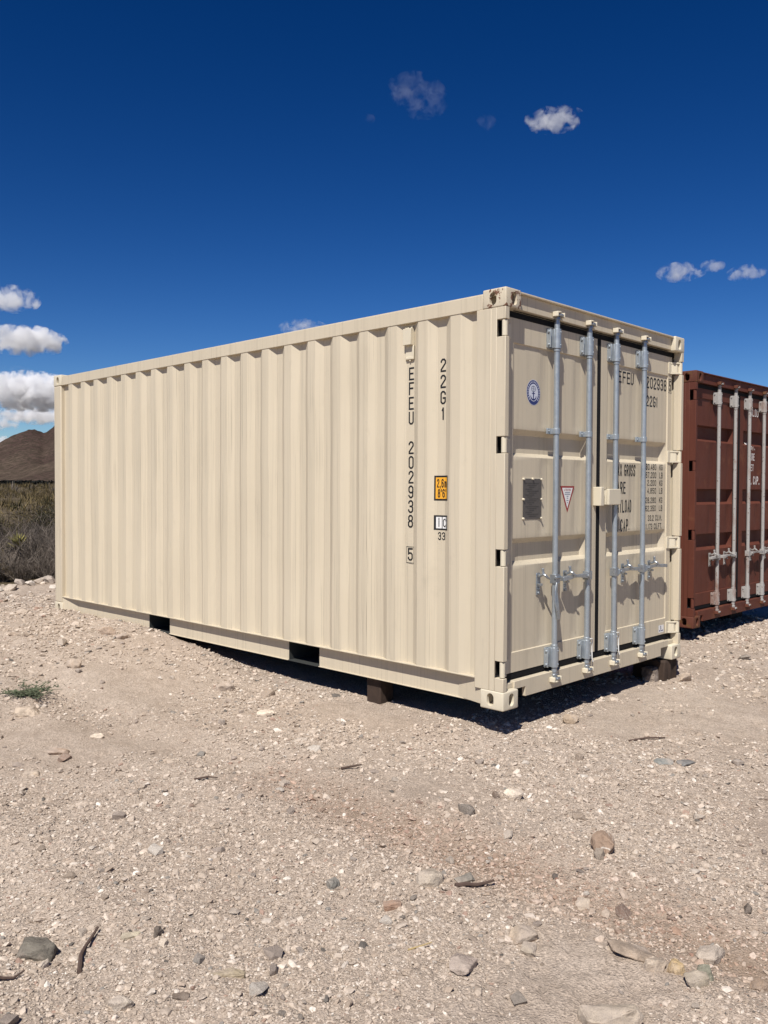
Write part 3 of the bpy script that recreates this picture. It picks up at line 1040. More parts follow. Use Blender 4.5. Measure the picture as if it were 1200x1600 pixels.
HAND_C = [dict(mode='hang', z=0.772, catch=0.445), dict(mode='lever', z=0.768, dir=-1, len=0.345, catch=0.770),
          dict(mode='lever', z=0.768, dir=1, len=0.37, catch=1.565), dict(mode='lever', z=0.768, dir=1, len=0.37, catch=1.985)]
cream, (S_L, S_R) = build_container('shipping_container', (0, 0, 0), 0.0, 'clean cream shipping container with galvanised lock rods and black EFEU lettering', '', dict(
    railt=2.283, paint=M_cream, cast=M_cream_clean, cast_worn=M_cream_rust, under=M_under, rods=(0.610, 1.020, 1.393, 1.818),
    gtop=0.034, grooves=[(1.572, 1.745), (0.880, 1.052)], rod=M_galv, bracket=M_galv, guides=(1.748,), cam=M_zinc, zinc=M_zinc,
    hinge=M_cream_clean, keeper=M_cream_clean, handles=HAND_C))
HAND_R = [dict(mode='lever', z=0.690, dir=-1, len=0.20, catch=0.50), dict(mode='lever', z=0.690, dir=-1, len=0.35, catch=0.86),
          dict(mode='lever', z=0.690, dir=1, len=0.37, catch=1.56), dict(mode='lever', z=0.690, dir=1, len=0.37, catch=1.985)]
red, (RS_L, RS_R) = build_container('shipping_container', (4.065, 0.624, -0.025), -0.012, 'weathered oxide red shipping container with grey lock rods and white lettering', '', dict(
    railt=2.338, paint=M_red, cast=M_red_cast, cast_worn=M_red_cast, under=M_red_cast, rods=(0.61, 1.03, 1.41, 1.83),
    gtop=0.006, grooves=[(1.900, 2.058), (1.246, 1.404), (0.773, 0.938)], rod=M_rodpaint, bracket=M_rodpaint, guides=(), cam=M_rodpaint, zinc=M_rodpaint,
    hinge=M_red, keeper=M_red_cast, handles=HAND_R))

make_vent(cream, M_cream_clean, 0.812)

cream_doors = [o for o in cream.children if o.name.split('.')[0] == 'door']
red_doors = [o for o in red.children if o.name.split('.')[0] == 'door']
cd_l, cd_r = cream_doors
rd_l, rd_r = red_doors


def on_door(surf, off=0.0008):
    return lambda u, v, e=0.0: (u, surf(u, v) - off - e, v)


def on_flat(off=0.0012):
    return lambda u, v, e=0.0: (u, 0.080 - off - e, v)


def on_side(off=0.003):
    return lambda u, v, e=0.0: (side_x(u, v) - off * 0.45 - e, u, v)


# side lettering: one character below another, read from the left side
def side_char(ch, yc, ztop, h, wd, parent=cream):
    lettering(ch, (yc + wd / 2, yc - wd / 2, ztop - h, ztop), on_side(0.0025), M_ink, parent)


YC = 0.808
for k, ch in enumerate('EFEU 202938'):
    if ch == ' ': continue
    side_char(ch, YC, 2.184 - 0.0995 * k, 0.087, 0.046 if ch != '1' else 0.024)
side_char('5', YC, 0.964, 0.086, 0.045)
flat_poly('digit_frame', ring_poly(rect(YC + 0.036, YC - 0.036, 0.862, 0.974), rect(YC + 0.0335, YC - 0.0335, 0.8655, 0.9705)), on_side(0.0025), M_ink, cream)
for k, ch in enumerate('22G1'):
    side_char(ch, 0.528, 2.214 - 0.105 * k, 0.087, 0.046 if ch != '1' else 0.024)


def rrect(u0, u1, v0, v1, r, n=5):
    p = []
    for cx, cy, a in ((u1 - r, v1 - r, 0), (u0 + r, v1 - r, 90), (u0 + r, v0 + r, 180), (u1 - r, v0 + r, 270)):
        for k in range(n):
            t = R(a + 90 * k / (n - 1))
            p.append((cx + r * math.cos(t), cy + r * math.sin(t)))
    return p


# yellow height sticker, bent over the corrugation
def strip(name, u0, u1, v0, v1, mat, parent, off):
    ys = sorted(set([u0, u1] + [y for y in SY if u0 < y < u1]))
    mb = MB()
    pl = on_side(off)
    vs = []
    for y in ys: vs += [pl(y, v0), pl(y, v1)]
    mb.add(vs, [(2 * k, 2 * k + 2, 2 * k + 3, 2 * k + 1) for k in range(len(ys) - 1)])
    return mb.build(name, mat, parent, smooth=0)


st = strip('height_sticker', 0.470, 0.592, 1.288, 1.452, M_ink, cream, 0.0020)
strip('sticker_field', 0.480, 0.582, 1.300, 1.440, M_yellow, st, 0.0030)
lettering('2,6m', (0.574, 0.484, 1.374, 1.430), on_side(0.005), M_ink, st)
lettering("8'6\"", (0.566, 0.488, 1.308, 1.364), on_side(0.005), M_ink, st)
st = strip('class_sticker', 0.470, 0.592, 1.095, 1.192, M_ink, cream, 0.0020)
strip('sticker_field', 0.530, 0.578, 1.106, 1.181, M_white, st, 0.0030)
strip('sticker_field', 0.484, 0.524, 1.106, 1.181, M_white, st, 0.0030)
lettering('i', (0.562, 0.546, 1.116, 1.176), on_side(0.005), M_ink, st)
lettering('C', (0.519, 0.489, 1.116, 1.170), on_side(0.005), M_ink, st)
lettering('33', (0.562, 0.502, 1.030, 1.082), on_side(0.003), M_ink, st)

# door lettering
D = on_door(S_R)
RD = on_door(RS_R)
lettering('EFEU', (1.512, 1.757, 2.158, 2.246), D, M_ink, cd_r)
lettering('202938', (1.952, 2.288, 2.156, 2.246), D, M_ink, cd_r)
DF = D
lettering('5', (2.315, 2.349, 2.158, 2.246), DF, M_ink, cd_r)
flat_poly('digit_frame', ring_poly(rect(2.304, 2.360, 2.146, 2.258), rect(2.3075, 2.3565, 2.150, 2.254)), DF, M_ink, cd_r)
lettering('22G1', (1.952, 2.140, 2.016, 2.100), D, M_ink, cd_r)
for txt, x0, x1, za, zb in (('MAX GROSS', 1.474, 1.795, 1.468, 1.556), ('TARE', 1.468, 1.640, 1.335, 1.425), ('PAYLOAD', 1.474, 1.742, 1.195, 1.290), ('CU.CAP.', 1.462, 1.706, 1.052, 1.145)):
    lettering(txt, (x0, x1, za, zb), D, M_ink, cd_r)
rows = [('30.480', 'KG', 1.522, 1.569), ('67.200', 'LB', 1.458, 1.505), ('2.200', 'KG', 1.398, 1.443), ('4.850', 'LB', 1.336, 1.381),
        ('28.280', 'KG', 1.262, 1.307), ('62.350', 'LB', 1.198, 1.243)]
for a, b, za, zb in rows:
    x0 = 1.958 if len(a) == 6 else 1.985
    lettering(a, (x0, 2.130, za, zb), D, M_ink, cd_r)
    lettering(b, (2.185, 2.240, za, zb), D, M_ink, cd_r)
lettering('33.2 CU.M.', (2.000, 2.235, 1.122, 1.167), D, M_ink, cd_r)
lettering('1.173 CU.FT.', (1.968, 2.240, 1.056, 1.101), D, M_ink, cd_r)

# data plate with rivets
pl = MB().box(0.305, 0.512, 0.0765, 0.0795, 1.172, 1.432).build('data_plate', M_plate, cd_l, bevel=0.001)
PF = lambda u, v, e=0.0: (u, 0.0757 - e, v)
polys = []
z = 1.405
k = 0
while z > 1.190:
    a = 0.330 + 0.02 * ((k * 7) % 3); b = 0.480 - 0.025 * ((k * 5) % 4)
    polys.append(rect(a, b, z - 0.0045, z))
    z -= 0.0125; k += 1
flat_poly('plate_text', polys, PF, M_plateink, pl)
mb = MB()
for x, z in ((0.307, 1.430), (0.408, 1.432), (0.510, 1.430), (0.306, 1.300), (0.511, 1.300), (0.306, 1.176), (0.511, 1.176)):
    mb.cyl((x, 0.0790, z), (x, 0.0665, z), 0.0085, 0.006, n=10)
mb.build('plate_rivet', M_cream_clean, pl)
mb = MB().box(0.300, 0.516, 0.0775, 0.0797, 1.433, 1.441).build('plate_edge', M_cream_clean, pl)

# warning triangle
tri_o = [(0.742, 1.388), (0.922, 1.388), (0.832, 1.206)]
tri_i = [(0.764, 1.376), (0.900, 1.376), (0.832, 1.236)]
ws = flat_poly('warning_sticker', [tri_o], on_flat(0.0008), M_redprint, cd_l)
flat_poly('sticker_field', [tri_i], on_flat(0.0014), M_white, ws)
lettering('ATTENTION', (0.790, 0.874, 1.354, 1.369), on_flat(0.0019), M_redprint, ws)
flat_poly('sticker_text', [rect(0.800, 0.866, 1.341, 1.346), rect(0.797, 0.868, 1.329, 1.334), rect(0.822, 0.844, 1.315, 1.321), rect(0.824, 0.842, 1.302, 1.308), rect(0.818, 0.846, 1.286, 1.292), rect(0.825, 0.840, 1.272, 1.277)], on_flat(0.0019), M_greyprint, ws)

# oval badge: navy ring, pale field, globe over an anchor
cx, cz = 0.415, 1.990
bd = flat_poly('oval_badge', [ellipse(cx, cz, 0.078, 0.083, 44)], on_flat(0.0008), M_paleblue, cd_l)
flat_poly('badge_ring', ring_poly(ellipse(cx, cz, 0.0745, 0.0795, 44), ellipse(cx, cz, 0.053, 0.057, 44)), on_flat(0.0013), M_navy, bd)
anc = ring_poly(ellipse(cx, cz + 0.024, 0.027, 0.020, 24), ellipse(cx, cz + 0.024, 0.021, 0.0145, 24))
anc += [rect(cx - 0.021, cx + 0.021, cz + 0.022, cz + 0.026), rect(cx - 0.003, cx + 0.003, cz + 0.008, cz + 0.041)]
flat_poly('badge_globe', anc, on_flat(0.0013), M_greyprint, bd)
arc_o = [(cx + 0.034 * math.cos(t), cz - 0.022 + 0.030 * math.sin(t)) for t in np.linspace(math.pi * 1.02, math.pi * 1.98, 16)]
arc_i = [(cx + 0.028 * math.cos(t), cz - 0.018 + 0.024 * math.sin(t)) for t in np.linspace(math.pi * 1.02, math.pi * 1.98, 16)]
anch = [[arc_o[k], arc_o[k + 1], arc_i[k + 1], arc_i[k]] for k in range(15)]
anch += [rect(cx - 0.005, cx + 0.005, cz - 0.046, cz + 0.004), rect(cx - 0.018, cx + 0.018, cz - 0.008, cz - 0.003)]
flat_poly('badge_anchor', anch, on_flat(0.0014), M_navy, bd)
dots = []
for k in range(26):
    t = 2 * math.pi * k / 26
    if math.sin(t) < -0.75: continue
    x, z = cx + 0.0637 * math.cos(t), cz + 0.068 * math.sin(t)
    dots.append(rect(x - 0.0035, x + 0.0035, z - 0.005, z + 0.005))
flat_poly('badge_letters', dots, on_flat(0.0019), M_paleblue, bd)

# small maker's sticker low on the right leaf
sx = 2.226
sk = flat_poly('small_sticker', [rect(sx - 0.045, sx + 0.045, 0.222, 0.282)], on_door(S_R, 0.0008), M_white, cd_r)
flat_poly('sticker_text', [rect(sx - 0.014, sx - 0.002, 0.262, 0.276), [(sx - 0.016, 0.250), (sx - 0.004, 0.246), (sx + 0.002, 0.256), (sx - 0.006, 0.263)], rect(sx - 0.032, sx - 0.014, 0.232, 0.243), rect(sx - 0.004, sx + 0.034, 0.234, 0.241)], on_door(S_R, 0.0014), M_navy, sk)

# lock box over the meeting of the two doors
lb = MB().box(1.152, 1.196, 0.004, 0.0695, 1.250, 1.384).build('lock_box', M_cream_clean, cd_l, bevel=0.004)
lb2 = MB()
lb2.box(1.236, 1.404, -0.012, 0.012, 1.256, 1.370)
lb2.box(1.236, 1.262, 0.012, 0.0695, 1.256, 1.370)
lb2.box(1.236, 1.404, 0.012, 0.0695, 1.356, 1.370)
lb2.build('lock_box', M_cream_clean, cd_r, bevel=0.005, seg=3)
# wire ties on two of the bottom brackets
for r, d in ((1.020, cd_l), (1.393, cd_r)):
    MB().tube([(r - 0.010, -0.002, 0.328), (r + 0.014, -0.004, 0.326), (r + 0.034, 0.004, 0.306), (r + 0.040, 0.012, 0.270), (r + 0.038, 0.010, 0.225), (r + 0.034, 0.006, 0.185), (r + 0.044, 0.004, 0.160)], 0.0042, 6).build('wire_tie', M_wire, d)

# red container lettering
lettering('GLDU', (1.545, 1.795, 2.236, 2.322), RD, M_offwhite, rd_r)
for txt, x0, x1, za, zb in (('MGW.', 1.500, 1.690, 1.856, 1.934), ('TARE', 1.500, 1.690, 1.735, 1.815), ('NET', 1.530, 1.665, 1.615, 1.690), ('CU. CAP.', 1.480, 1.838, 1.462, 1.556)):
    lettering(txt, (x0, x1, za, zb), RD, M_offwhite, rd_r)


# ------------------------------------------------------------------ timber blocks under the containers
def block(name, x0, x1, y0, y1, z0, z1, label, group=None):
    mb = MB()
    n = 7
    vs, fs = [], []
    for i in range(n):
        t = i / (n - 1)
        x = x0 + (x1 - x0) * t
        for (yy, zz) in ((y0, z0), (y1, z0), (y1, z1), (y0, z1)):
            vs.append((x + random.uniform(-.004, .004), yy + random.uniform(-.012, .012), zz + (random.uniform(-.012, .0) if zz == z1 else 0)))
    for i in range(n - 1):
        for q in range(4):
            fs.append((4 * i + q, 4 * i + (q + 1) % 4, 4 * i + 4 + (q + 1) % 4, 4 * i + 4 + q))
    fs += [(0, 3, 2, 1), (4 * n - 4, 4 * n - 3, 4 * n - 2, 4 * n - 1)]
    mb.add(vs, fs)
    o = mb.build(name, M_timber, None, bevel=0.012)
    return tag(o, label, 'timber block', group)


block('timber_block', 0.100, 0.24, 1.15, 1.29, -0.20, 0.018, 'dark brown timber block propping the long side of the cream container', 'timber blocks under the containers')
block('timber_block', 2.20, 2.43, 0.03, 0.30, -0.20, 0.002, 'dark timber block under the cream container corner beside the red container', 'timber blocks under the containers')
block('timber_block', 0.95, 1.25, 0.55, 0.75, -0.20, 0.048, 'timber block in deep shade under the door end of the cream container', 'timber blocks under the containers')
block('timber_block', 4.22, 4.50, 1.00, 1.25, -0.22, 0.02, 'timber block in shade under the near end of the red container', 'timber blocks under the containers')
block('timber_block', 5.9, 6.3, 1.00, 1.25, -0.22, 0.02, 'timber block in shade under the hidden side of the red container', 'timber blocks under the containers')


# ------------------------------------------------------------------ stones
def hull_rock(seed, n=16, dims=(1, 1, 1), box=0.0, detail=0, rough=0.05):
    r = random.Random(seed)
    bm = bmesh.new()
    for k in range(n):
        while True:
            p = Vector((r.uniform(-1, 1), r.uniform(-1, 1), r.uniform(-1, 1)))
            if 0.1 < p.length < 1: break
        p.normalize()
        if box:
            q = Vector([math.copysign(abs(c) ** (1 - box), c) for c in p])
            p = q / max(abs(c) for c in q) * (0.85 + 0.15 * r.random()) if box > 0.6 else q
        p *= r.uniform(0.86, 1.0)
        bm.verts.new((p.x * dims[0], p.y * dims[1], p.z * dims[2]))
    h = bmesh.ops.convex_hull(bm, input=bm.verts)
    bmesh.ops.delete(bm, geom=[g for g in h['geom_interior'] if isinstance(g, bmesh.types.BMVert)], context='VERTS')
    bmesh.ops.dissolve_limit(bm, angle_limit=R(14), verts=bm.verts, edges=bm.edges)
    if detail:
        bmesh.ops.bevel(bm, geom=list(bm.edges), offset=0.06 * min(dims), segments=1, affect='EDGES')
        bmesh.ops.triangulate(bm, faces=bm.faces)
        for _ in range(detail):
            bmesh.ops.subdivide_edges(bm, edges=bm.edges, cuts=1, use_grid_fill=True)
        off = Vector((seed * 3.1, seed * 1.7, 0))
        bm.normal_update()
        for v in bm.verts:
            k = mnoise.fractal(v.co / max(dims) * 2.6 + off, 0.6, 2.1, 4)
            v.co += v.normal * k * rough * max(dims)
    me = bpy.data.meshes.new('stone')
    bm.to_mesh(me); bm.free()
    if detail:
        me.polygons.foreach_set('use_smooth', [True] * len(me.polygons))
        me.set_sharp_from_angle(angle=R(24))
    return me


m = Mat('stone')
oi = m.n('ShaderNodeObjectInfo')
o = m.coords('Object', (1, 1, 1))
add = m.n('ShaderNodeVectorMath', operation='ADD')
m.l(o, add.inputs[0]); m.l(oi.outputs['Location'], add.inputs[1])
v = add.outputs[0]
c = m.mix(m.ramp(m.noise(v, 18, 6, 0.65, 0.5), [(0.36, 0.0), (0.64, 1.0)]), (0.72, 0.70, 0.68), (1.22, 1.20, 1.16))
c = m.mix(1.0, oi.outputs['Color'], c, 'MULTIPLY')
c = m.mix(1.0, c, (0.95, 0.95, 0.95), 'MULTIPLY')
dust = m.ramp(m.noise(v, 7, 5, 0.6), [(0.46, 0.0), (0.62, 0.7)])
c = m.mix(dust, c, (0.43, 0.36, 0.30))
c = m.mix(m.ramp(m.noise(v, 240, 3, 0.7), [(0.36, 0.4), (0.5, 0.0)]), c, (0.20, 0.165, 0.14))
M_stone = m.set(c, 0.95, 0.0, m.bump(m.noise(v, 60, 7, 0.75), 0.7, 0.010), 0.12)

m = Mat('veined_stone')
o = m.coords()
oi = m.n('ShaderNodeObjectInfo')
c = m.mix(m.noise(o, 24, 5, 0.6), (0.27, 0.185, 0.13), (0.37, 0.27, 0.20))
wv = m.n('ShaderNodeTexNoise', i_Scale=5.0, i_Detail=3.0)
m.l(o, wv.inputs['Vector'])
vein = m.ramp(wv.outputs['Fac'], [(0.485, 0.0), (0.497, 1.0), (0.503, 1.0), (0.515, 0.0)])
c = m.mix(vein, c, (0.62, 0.55, 0.47))
pale = m.ramp(m.noise(o, 7, 4, 0.6), [(0.56, 0.0), (0.64, 0.8)])
c = m.mix(pale, c, (0.52, 0.45, 0.38))
M_vein = m.set(c, 0.95, 0.0, m.bump(m.noise(o, 60, 7, 0.75), 0.7, 0.010), 0.12)

PALE = (0.58, 0.50, 0.42); TAN = (0.40, 0.32, 0.25); GREY = (0.30, 0.265, 0.23); DARK = (0.12, 0.105, 0.095); RUST = (0.33, 0.23, 0.18); BLUE = (0.25, 0.275, 0.285); WHITE = (0.72, 0.66, 0.585); OCHRE = (0.46, 0.36, 0.22); GREEN = (0.27, 0.28, 0.235)


def view_side(x, y, lx, ly):
    dx, dy = x - lx, y - ly
    f_ = dx * 0.719 + dy * 0.6945; r_ = dx * 0.6948 - dy * 0.7192
    if abs(f_) > 1.2 * abs(r_): return 'behind' if f_ > 0 else 'in front of'
    return 'to the right of' if r_ > 0 else 'to the left of'


def stone(me, x, y, s, rz, tint, label, group=None, sink=0.30, mat=None, tilt=(0, 0), name='stone'):
    o = obj(name, me, mat or M_stone)
    zmin = min(v.co.z for v in me.vertices) if not me.get('zmin') else me['zmin']
    me['zmin'] = zmin
    o.scale = (s, s, s)
    o.rotation_euler = (tilt[0], tilt[1], rz)
    o.location = (x, y, gz(x, y) - zmin * s * (1 - 2 * sink))
    o.color = (*tint, 1)
    return tag(o, label, 'stone', group)


hero = [
    # x, y, half size (dims), rot, tint, label, seed
    (-1.04, -1.285, (0.085, 0.062, 0.060), 0.9, TAN, 'brown angular rock with a white vein, sitting proud of the gravel', 3, M_vein, 0.2),
    (-1.135, -1.315, (0.050, 0.026, 0.030), 0.5, GREY, 'small dark grey stone tucked against the white-veined brown rock', 5, None, 0.25),
    (-3.040, -0.335, (0.088, 0.060, 0.048), -0.9, (0.17, 0.165, 0.15), 'dark grey blocky rock half sunk in the gravel near the curved twig', 8, None, 0.25),
    (-3.06, -0.43, (0.030, 0.014, 0.018), 0.6, WHITE, 'small slim white stone lying against the dark grey blocky rock', 9, None, 0.25),
    (-1.775, -0.955, (0.075, 0.058, 0.046), 0.2, (0.47, 0.43, 0.38), 'rounded pale grey rock next to a straight twig in the gravel', 12, None, 0.3),
    (-1.700, -1.765, (0.105, 0.060, 0.046), -0.75, (0.37, 0.315, 0.27), 'broad brownish grey rock at the edge of the reddish dirt streak', 14, None, 0.32),
    (-1.50, -1.935, (0.070, 0.050, 0.040), 0.2, (0.46, 0.42, 0.38), 'pale grey pointed rock standing in the reddish dirt streak', 17, None, 0.25),
    (-2.060, -1.880, (0.105, 0.075, 0.070), -0.6, (0.50, 0.45, 0.39), 'large pale faceted rock cut off by the bottom of the view', 20, None, 0.25),
    (-1.873, -1.450, (0.058, 0.044, 0.034), -0.4, (0.43, 0.37, 0.31), 'smooth flat tan stone with a second flat stone in front of it', 23, None, 0.3),
    (-1.915, -1.500, (0.045, 0.034, 0.018), 0.4, (0.42, 0.38, 0.33), 'thin flat stone lying directly in front of a smooth tan stone', 24, None, 0.3),
    (-2.146, -1.410, (0.062, 0.052, 0.036), 0.3, (0.39, 0.34, 0.32), 'mottled purplish grey rounded rock mostly buried in fine gravel', 26, None, 0.42),
    (-1.735, -1.850, (0.050, 0.034, 0.032), -0.2, (0.52, 0.46, 0.40), 'pale angular stone touching the broad brownish grey rock', 29, None, 0.25),
    (-1.70, -1.905, (0.042, 0.034, 0.028), 1.0, OCHRE, 'ochre stone between the broad grey rock and the pointed rock', 31, None, 0.3),
    (-1.665, -1.985, (0.046, 0.040, 0.028), 0.4, GREEN, 'greenish grey stone behind an ochre stone in the reddish dirt', 33, None, 0.3),
    (-1.725, -1.985, (0.050, 0.030, 0.030), -0.5, (0.36, 0.33, 0.28), 'grey brown stone in front of the greenish grey stone', 34, None, 0.25),
    (-1.575, -2.120, (0.040, 0.026, 0.020), -0.5, (0.33, 0.26, 0.21), 'small brown stone in the darkest part of the reddish dirt', 36, None, 0.25),
    (0.300, -0.890, (0.080, 0.048, 0.018), -0.6, BLUE, 'flat blue-grey stone flake beside another flake on pale gravel', 39, None, 0.25),
    (0.395, -0.985, (0.070, 0.045, 0.020), -0.3, (0.20, 0.21, 0.225), 'darker blue-grey stone flake overlapping a paler flake', 40, None, 0.25),
    (-0.79, -0.640, (0.060, 0.042, 0.038), -0.5, WHITE, 'whitish stone with a dark chip beside it on open gravel', 43, None, 0.2),
    (-0.84, -0.575, (0.028, 0.026, 0.026), 0.3, (0.20, 0.16, 0.135), 'dark brown chip lying next to a whitish stone', 44, None, 0.15),
    (0.613, -0.100, (0.062, 0.042, 0.046), -0.6, (0.42, 0.35, 0.28), 'lone squarish tan stone just in front of the container doors', 47, None, 0.15),
    (0.04, -0.51, (0.028, 0.030, 0.030), 0.1, (0.35, 0.30, 0.26), 'small round brown stone on the gravel in front of the door end', 48, None, 0.2),
    (-1.472, -1.440, (0.040, 0.034, 0.026), 0.4, (0.56, 0.50, 0.43), 'cream stone chip set flush among fine gravel beyond the dirt streak', 51, None, 0.35),
    (-1.15, -1.92, (0.040, 0.018, 0.016), 0.4, DARK, 'slim black stone lying alone on the gravel beyond the pointed rock', 53, None, 0.2),
    (-1.659, -1.030, (0.060, 0.040, 0.018), 0.1, (0.27, 0.265, 0.25), 'flat grey stone just behind the straight twig', 56, None, 0.3),
    (-2.788, -0.498, (0.045, 0.026, 0.018), -0.2, (0.50, 0.47, 0.38), 'flat cream stone on the gravel between the curved twig and a black chip', 58, None, 0.3),
    (-2.735, -0.575, (0.024, 0.018, 0.024), 0.5, DARK, 'black stone chip beside the flat cream stone', 60, None, 0.2),
    (-2.755, -0.640, (0.024, 0.018, 0.020), 0.5, WHITE, 'small bright white stone near the black stone chip', 61, None, 0.2),
    (-2.724, -0.80, (0.026, 0.022, 0.018), 0.5, (0.20, 0.20, 0.20), 'small slate grey stone between loose pale pebbles', 62, None, 0.25),
    (-2.704, -0.925, (0.075, 0.028, 0.016), -0.75, (0.34, 0.30, 0.23), 'long flat olive brown stone lying along the gravel', 64, None, 0.3),
    (-3.005, -0.820, (0.045, 0.030, 0.026), -0.4, (0.58, 0.54, 0.49), 'knobbly white stone close to the bottom of the view', 66, None, 0.25),
    (-2.86, -0.91, (0.032, 0.018, 0.010), -0.7, (0.19, 0.16, 0.14), 'flat dark brown chip near the knobbly white stone', 67, None, 0.2),
    (-0.689, 1.455, (0.080, 0.045, 0.026), -0.5, WHITE, 'flat whitish stone lying on the gravel before the long side', 69, None, 0.25),
    (-1.752, 1.735, (0.050, 0.040, 0.018), -0.5, WHITE, 'bright flat white stone on the gravel below the green weed', 71, None, 0.25),
    (-2.04, 1.62, (0.095, 0.060, 0.024), -0.7, (0.45, 0.36, 0.30), 'wide pinkish stone slab almost flush with the gravel', 72, None, 0.42),
    (-2.318, 1.365, (0.062, 0.040, 0.018), -0.7, (0.53, 0.46, 0.38), 'flat cream slab stone with small pebbles beside it', 74, None, 0.35),
    (-1.86, 2.47, (0.10, 0.065, 0.045), -0.5, (0.50, 0.44, 0.38), 'large pale stone just in front of the green weed', 75, None, 0.25),
    (-1.15, 3.25, (0.070, 0.05, 0.055), -0.5, (0.42, 0.36, 0.31), 'lone lumpy tan rock midway between the weed and the container', 77, None, 0.2),
    (-0.41, 4.10, (0.10, 0.06, 0.055), -0.7, (0.39, 0.32, 0.27), 'brown slab rock tilted out of the gravel heap along the side', 79, None, 0.25),
    (-0.40, 3.88, (0.09, 0.06, 0.05), 0.3, (0.42, 0.36, 0.32), 'rock beside the tilted brown slab in the gravel heap', 81, None, 0.3),
    (-0.45, 2.25, (0.085, 0.06, 0.05), -0.3, (0.46, 0.40, 0.35), 'pale rock on the gravel in front of the far forklift pocket', 83, None, 0.25),
    (2.33, -0.09, (0.09, 0.06, 0.05), 0.3, (0.44, 0.38, 0.33), 'pale stone against the timber block under the cream container corner', 85, None, 0.2),
    (2.17, 0.13, (0.11, 0.09, 0.10), 0.1, (0.13, 0.11, 0.10), 'dark pointed rock in the shade beneath the cream container doors', 87, None, 0.2),
    (-2.06, -0.705, (0.035, 0.028, 0.024), 0.2, (0.23, 0.235, 0.23), 'grey stone in a cluster of pale pebbles', 88, None, 0.2),
    (-2.02, -0.985, (0.05, 0.03, 0.02), -0.4, RUST, 'rusty red flat stone among pale pebbles', 90, None, 0.3),
]
for x, y, dims, rz, tint, label, seed, mat, sink in hero:
    dims = tuple(q * 0.9 for q in dims)
    me = hull_rock(seed, 20, dims, 0.35, 3, 0.05)
    sink = min(0.42, sink + 0.06)
    tint = (tint[0] * 1.06, tint[1] * 1.0, tint[2] * 0.92)
    stone(me, x, y, 1.0, rz - 0.1, tint, label, None, sink, mat)

protos = [hull_rock(100 + k, 14 + k % 4, (1.0, random.uniform(.6, .85), random.uniform(.4, .7)), 0.3, 0) for k in range(12)]
tints = [PALE, PALE, PALE, TAN, WHITE, (0.45, 0.39, 0.34), (0.45, 0.39, 0.34), (0.42, 0.35, 0.30), (0.42, 0.35, 0.30), GREY, RUST, (0.36, 0.30, 0.26)]
# bigger pale rocks pushed up in a row where the graded pad ends
ORD = ['first', 'second', 'third', 'fourth', 'fifth', 'sixth', 'seventh', 'eighth', 'ninth', 'tenth', 'eleventh', 'twelfth', 'thirteenth', 'fourteenth', 'fifteenth', 'sixteenth', 'seventeenth', 'eighteenth', 'nineteenth', 'twentieth']
row = [-0.80 + 0.045 * k for k in range(7)] + [-0.468 + 0.0105 * k for k in range(10)] + [-0.34, -0.29, -0.24]
for k, u in enumerate(row):
    u += random.uniform(-.004, .004)
    d = Vector((fwd.x, fwd.y, 0)).normalized() + Vector((right.x, right.y, 0)).normalized() * u
    t = (8.05 + random.uniform(-.25, .2) - CAM[1]) / d.y
    x, y = CAM[0] + d.x * t, CAM[1] + d.y * t
    sz = random.uniform(0.12, 0.2) if k < 7 or k > 16 else random.uniform(0.07, 0.15)
    stone(protos[k % 12], x, y, sz, random.uniform(0, 6), WHITE if k % 3 == 0 else PALE if k % 3 == 1 else (0.45, 0.39, 0.34), f"{ORD[len(row) - 1 - k]} rock from the cream container end in the low row along the scrub edge", 'rocks along the scrub edge', 0.25, tilt=(random.uniform(-.3, .3), random.uniform(-.3, .3)))
# loose stones, larger ones as things of their own
TINT_NAME = {PALE: 'pale', TAN: 'tan', WHITE: 'whitish', (0.45, 0.39, 0.34): 'pinkish', (0.42, 0.35, 0.30): 'light brown', GREY: 'grey', RUST: 'rusty red', (0.36, 0.30, 0.26): 'brown'}
marks = [(h[0], h[1], n_) for h, n_ in zip(hero, (
    'white-veined brown rock', 'dark stone against the veined rock', 'dark grey blocky rock', 'slim white stone', 'rounded pale grey rock', 'broad brownish grey rock', 'pale pointed rock',
    'large rock cut by the frame', 'smooth flat tan stone', 'thin flat stone', 'half buried mottled rock', 'pale stone touching the broad rock', 'ochre stone', 'greenish grey stone', 'grey brown stone',
    'brown stone in the dirt streak', 'blue-grey flake', 'darker blue-grey flake', 'whitish stone with a chip', 'dark brown chip', 'squarish tan stone by the doors', 'small round brown stone',
    'cream chip flush in the gravel', 'slim black stone', 'flat grey stone behind the twig', 'flat cream stone', 'black stone chip', 'small bright white stone', 'small slate grey stone', 'long olive brown stone',
    'knobbly white stone', 'flat dark brown chip', 'flat whitish stone by the long side', 'bright flat white stone', 'wide pinkish slab', 'flat cream slab stone', 'large pale stone by the weed', 'lumpy tan rock',
    'tilted brown slab', 'rock beside the brown slab', 'pale rock by the forklift pocket', 'pale stone against the timber block', 'dark pointed rock in the shade', 'grey stone among pale pebbles', 'rusty red flat stone'))]
marks += [(-2.93, -0.46, 'curved dark twig'), (-1.68, -1.10, 'straight brown twig'), (-3.17, -0.45, 'short twig at the edge of view'), (-1.06, 0.235, 'short reddish brown twig'), (-1.75, 0.59, 'lone thin dark twig'), (0.66, -0.60, 'dark twig before the doors'), (-1.69, 2.83, 'green weed'),
          (0.0, 0.0, 'near bottom corner of the cream container'), (1.2, -0.05, 'cream container doors'), (2.438, 0.0, 'doors-end right corner of the cream container'), (-0.0, 2.0, 'nearer forklift pocket'), (0.0, 4.0, 'farther forklift pocket'), (0.0, 5.9, 'far end of the cream container'), (4.065, 0.6, 'red container corner')]
used = set()
n = 0
tries = 0
placed = []
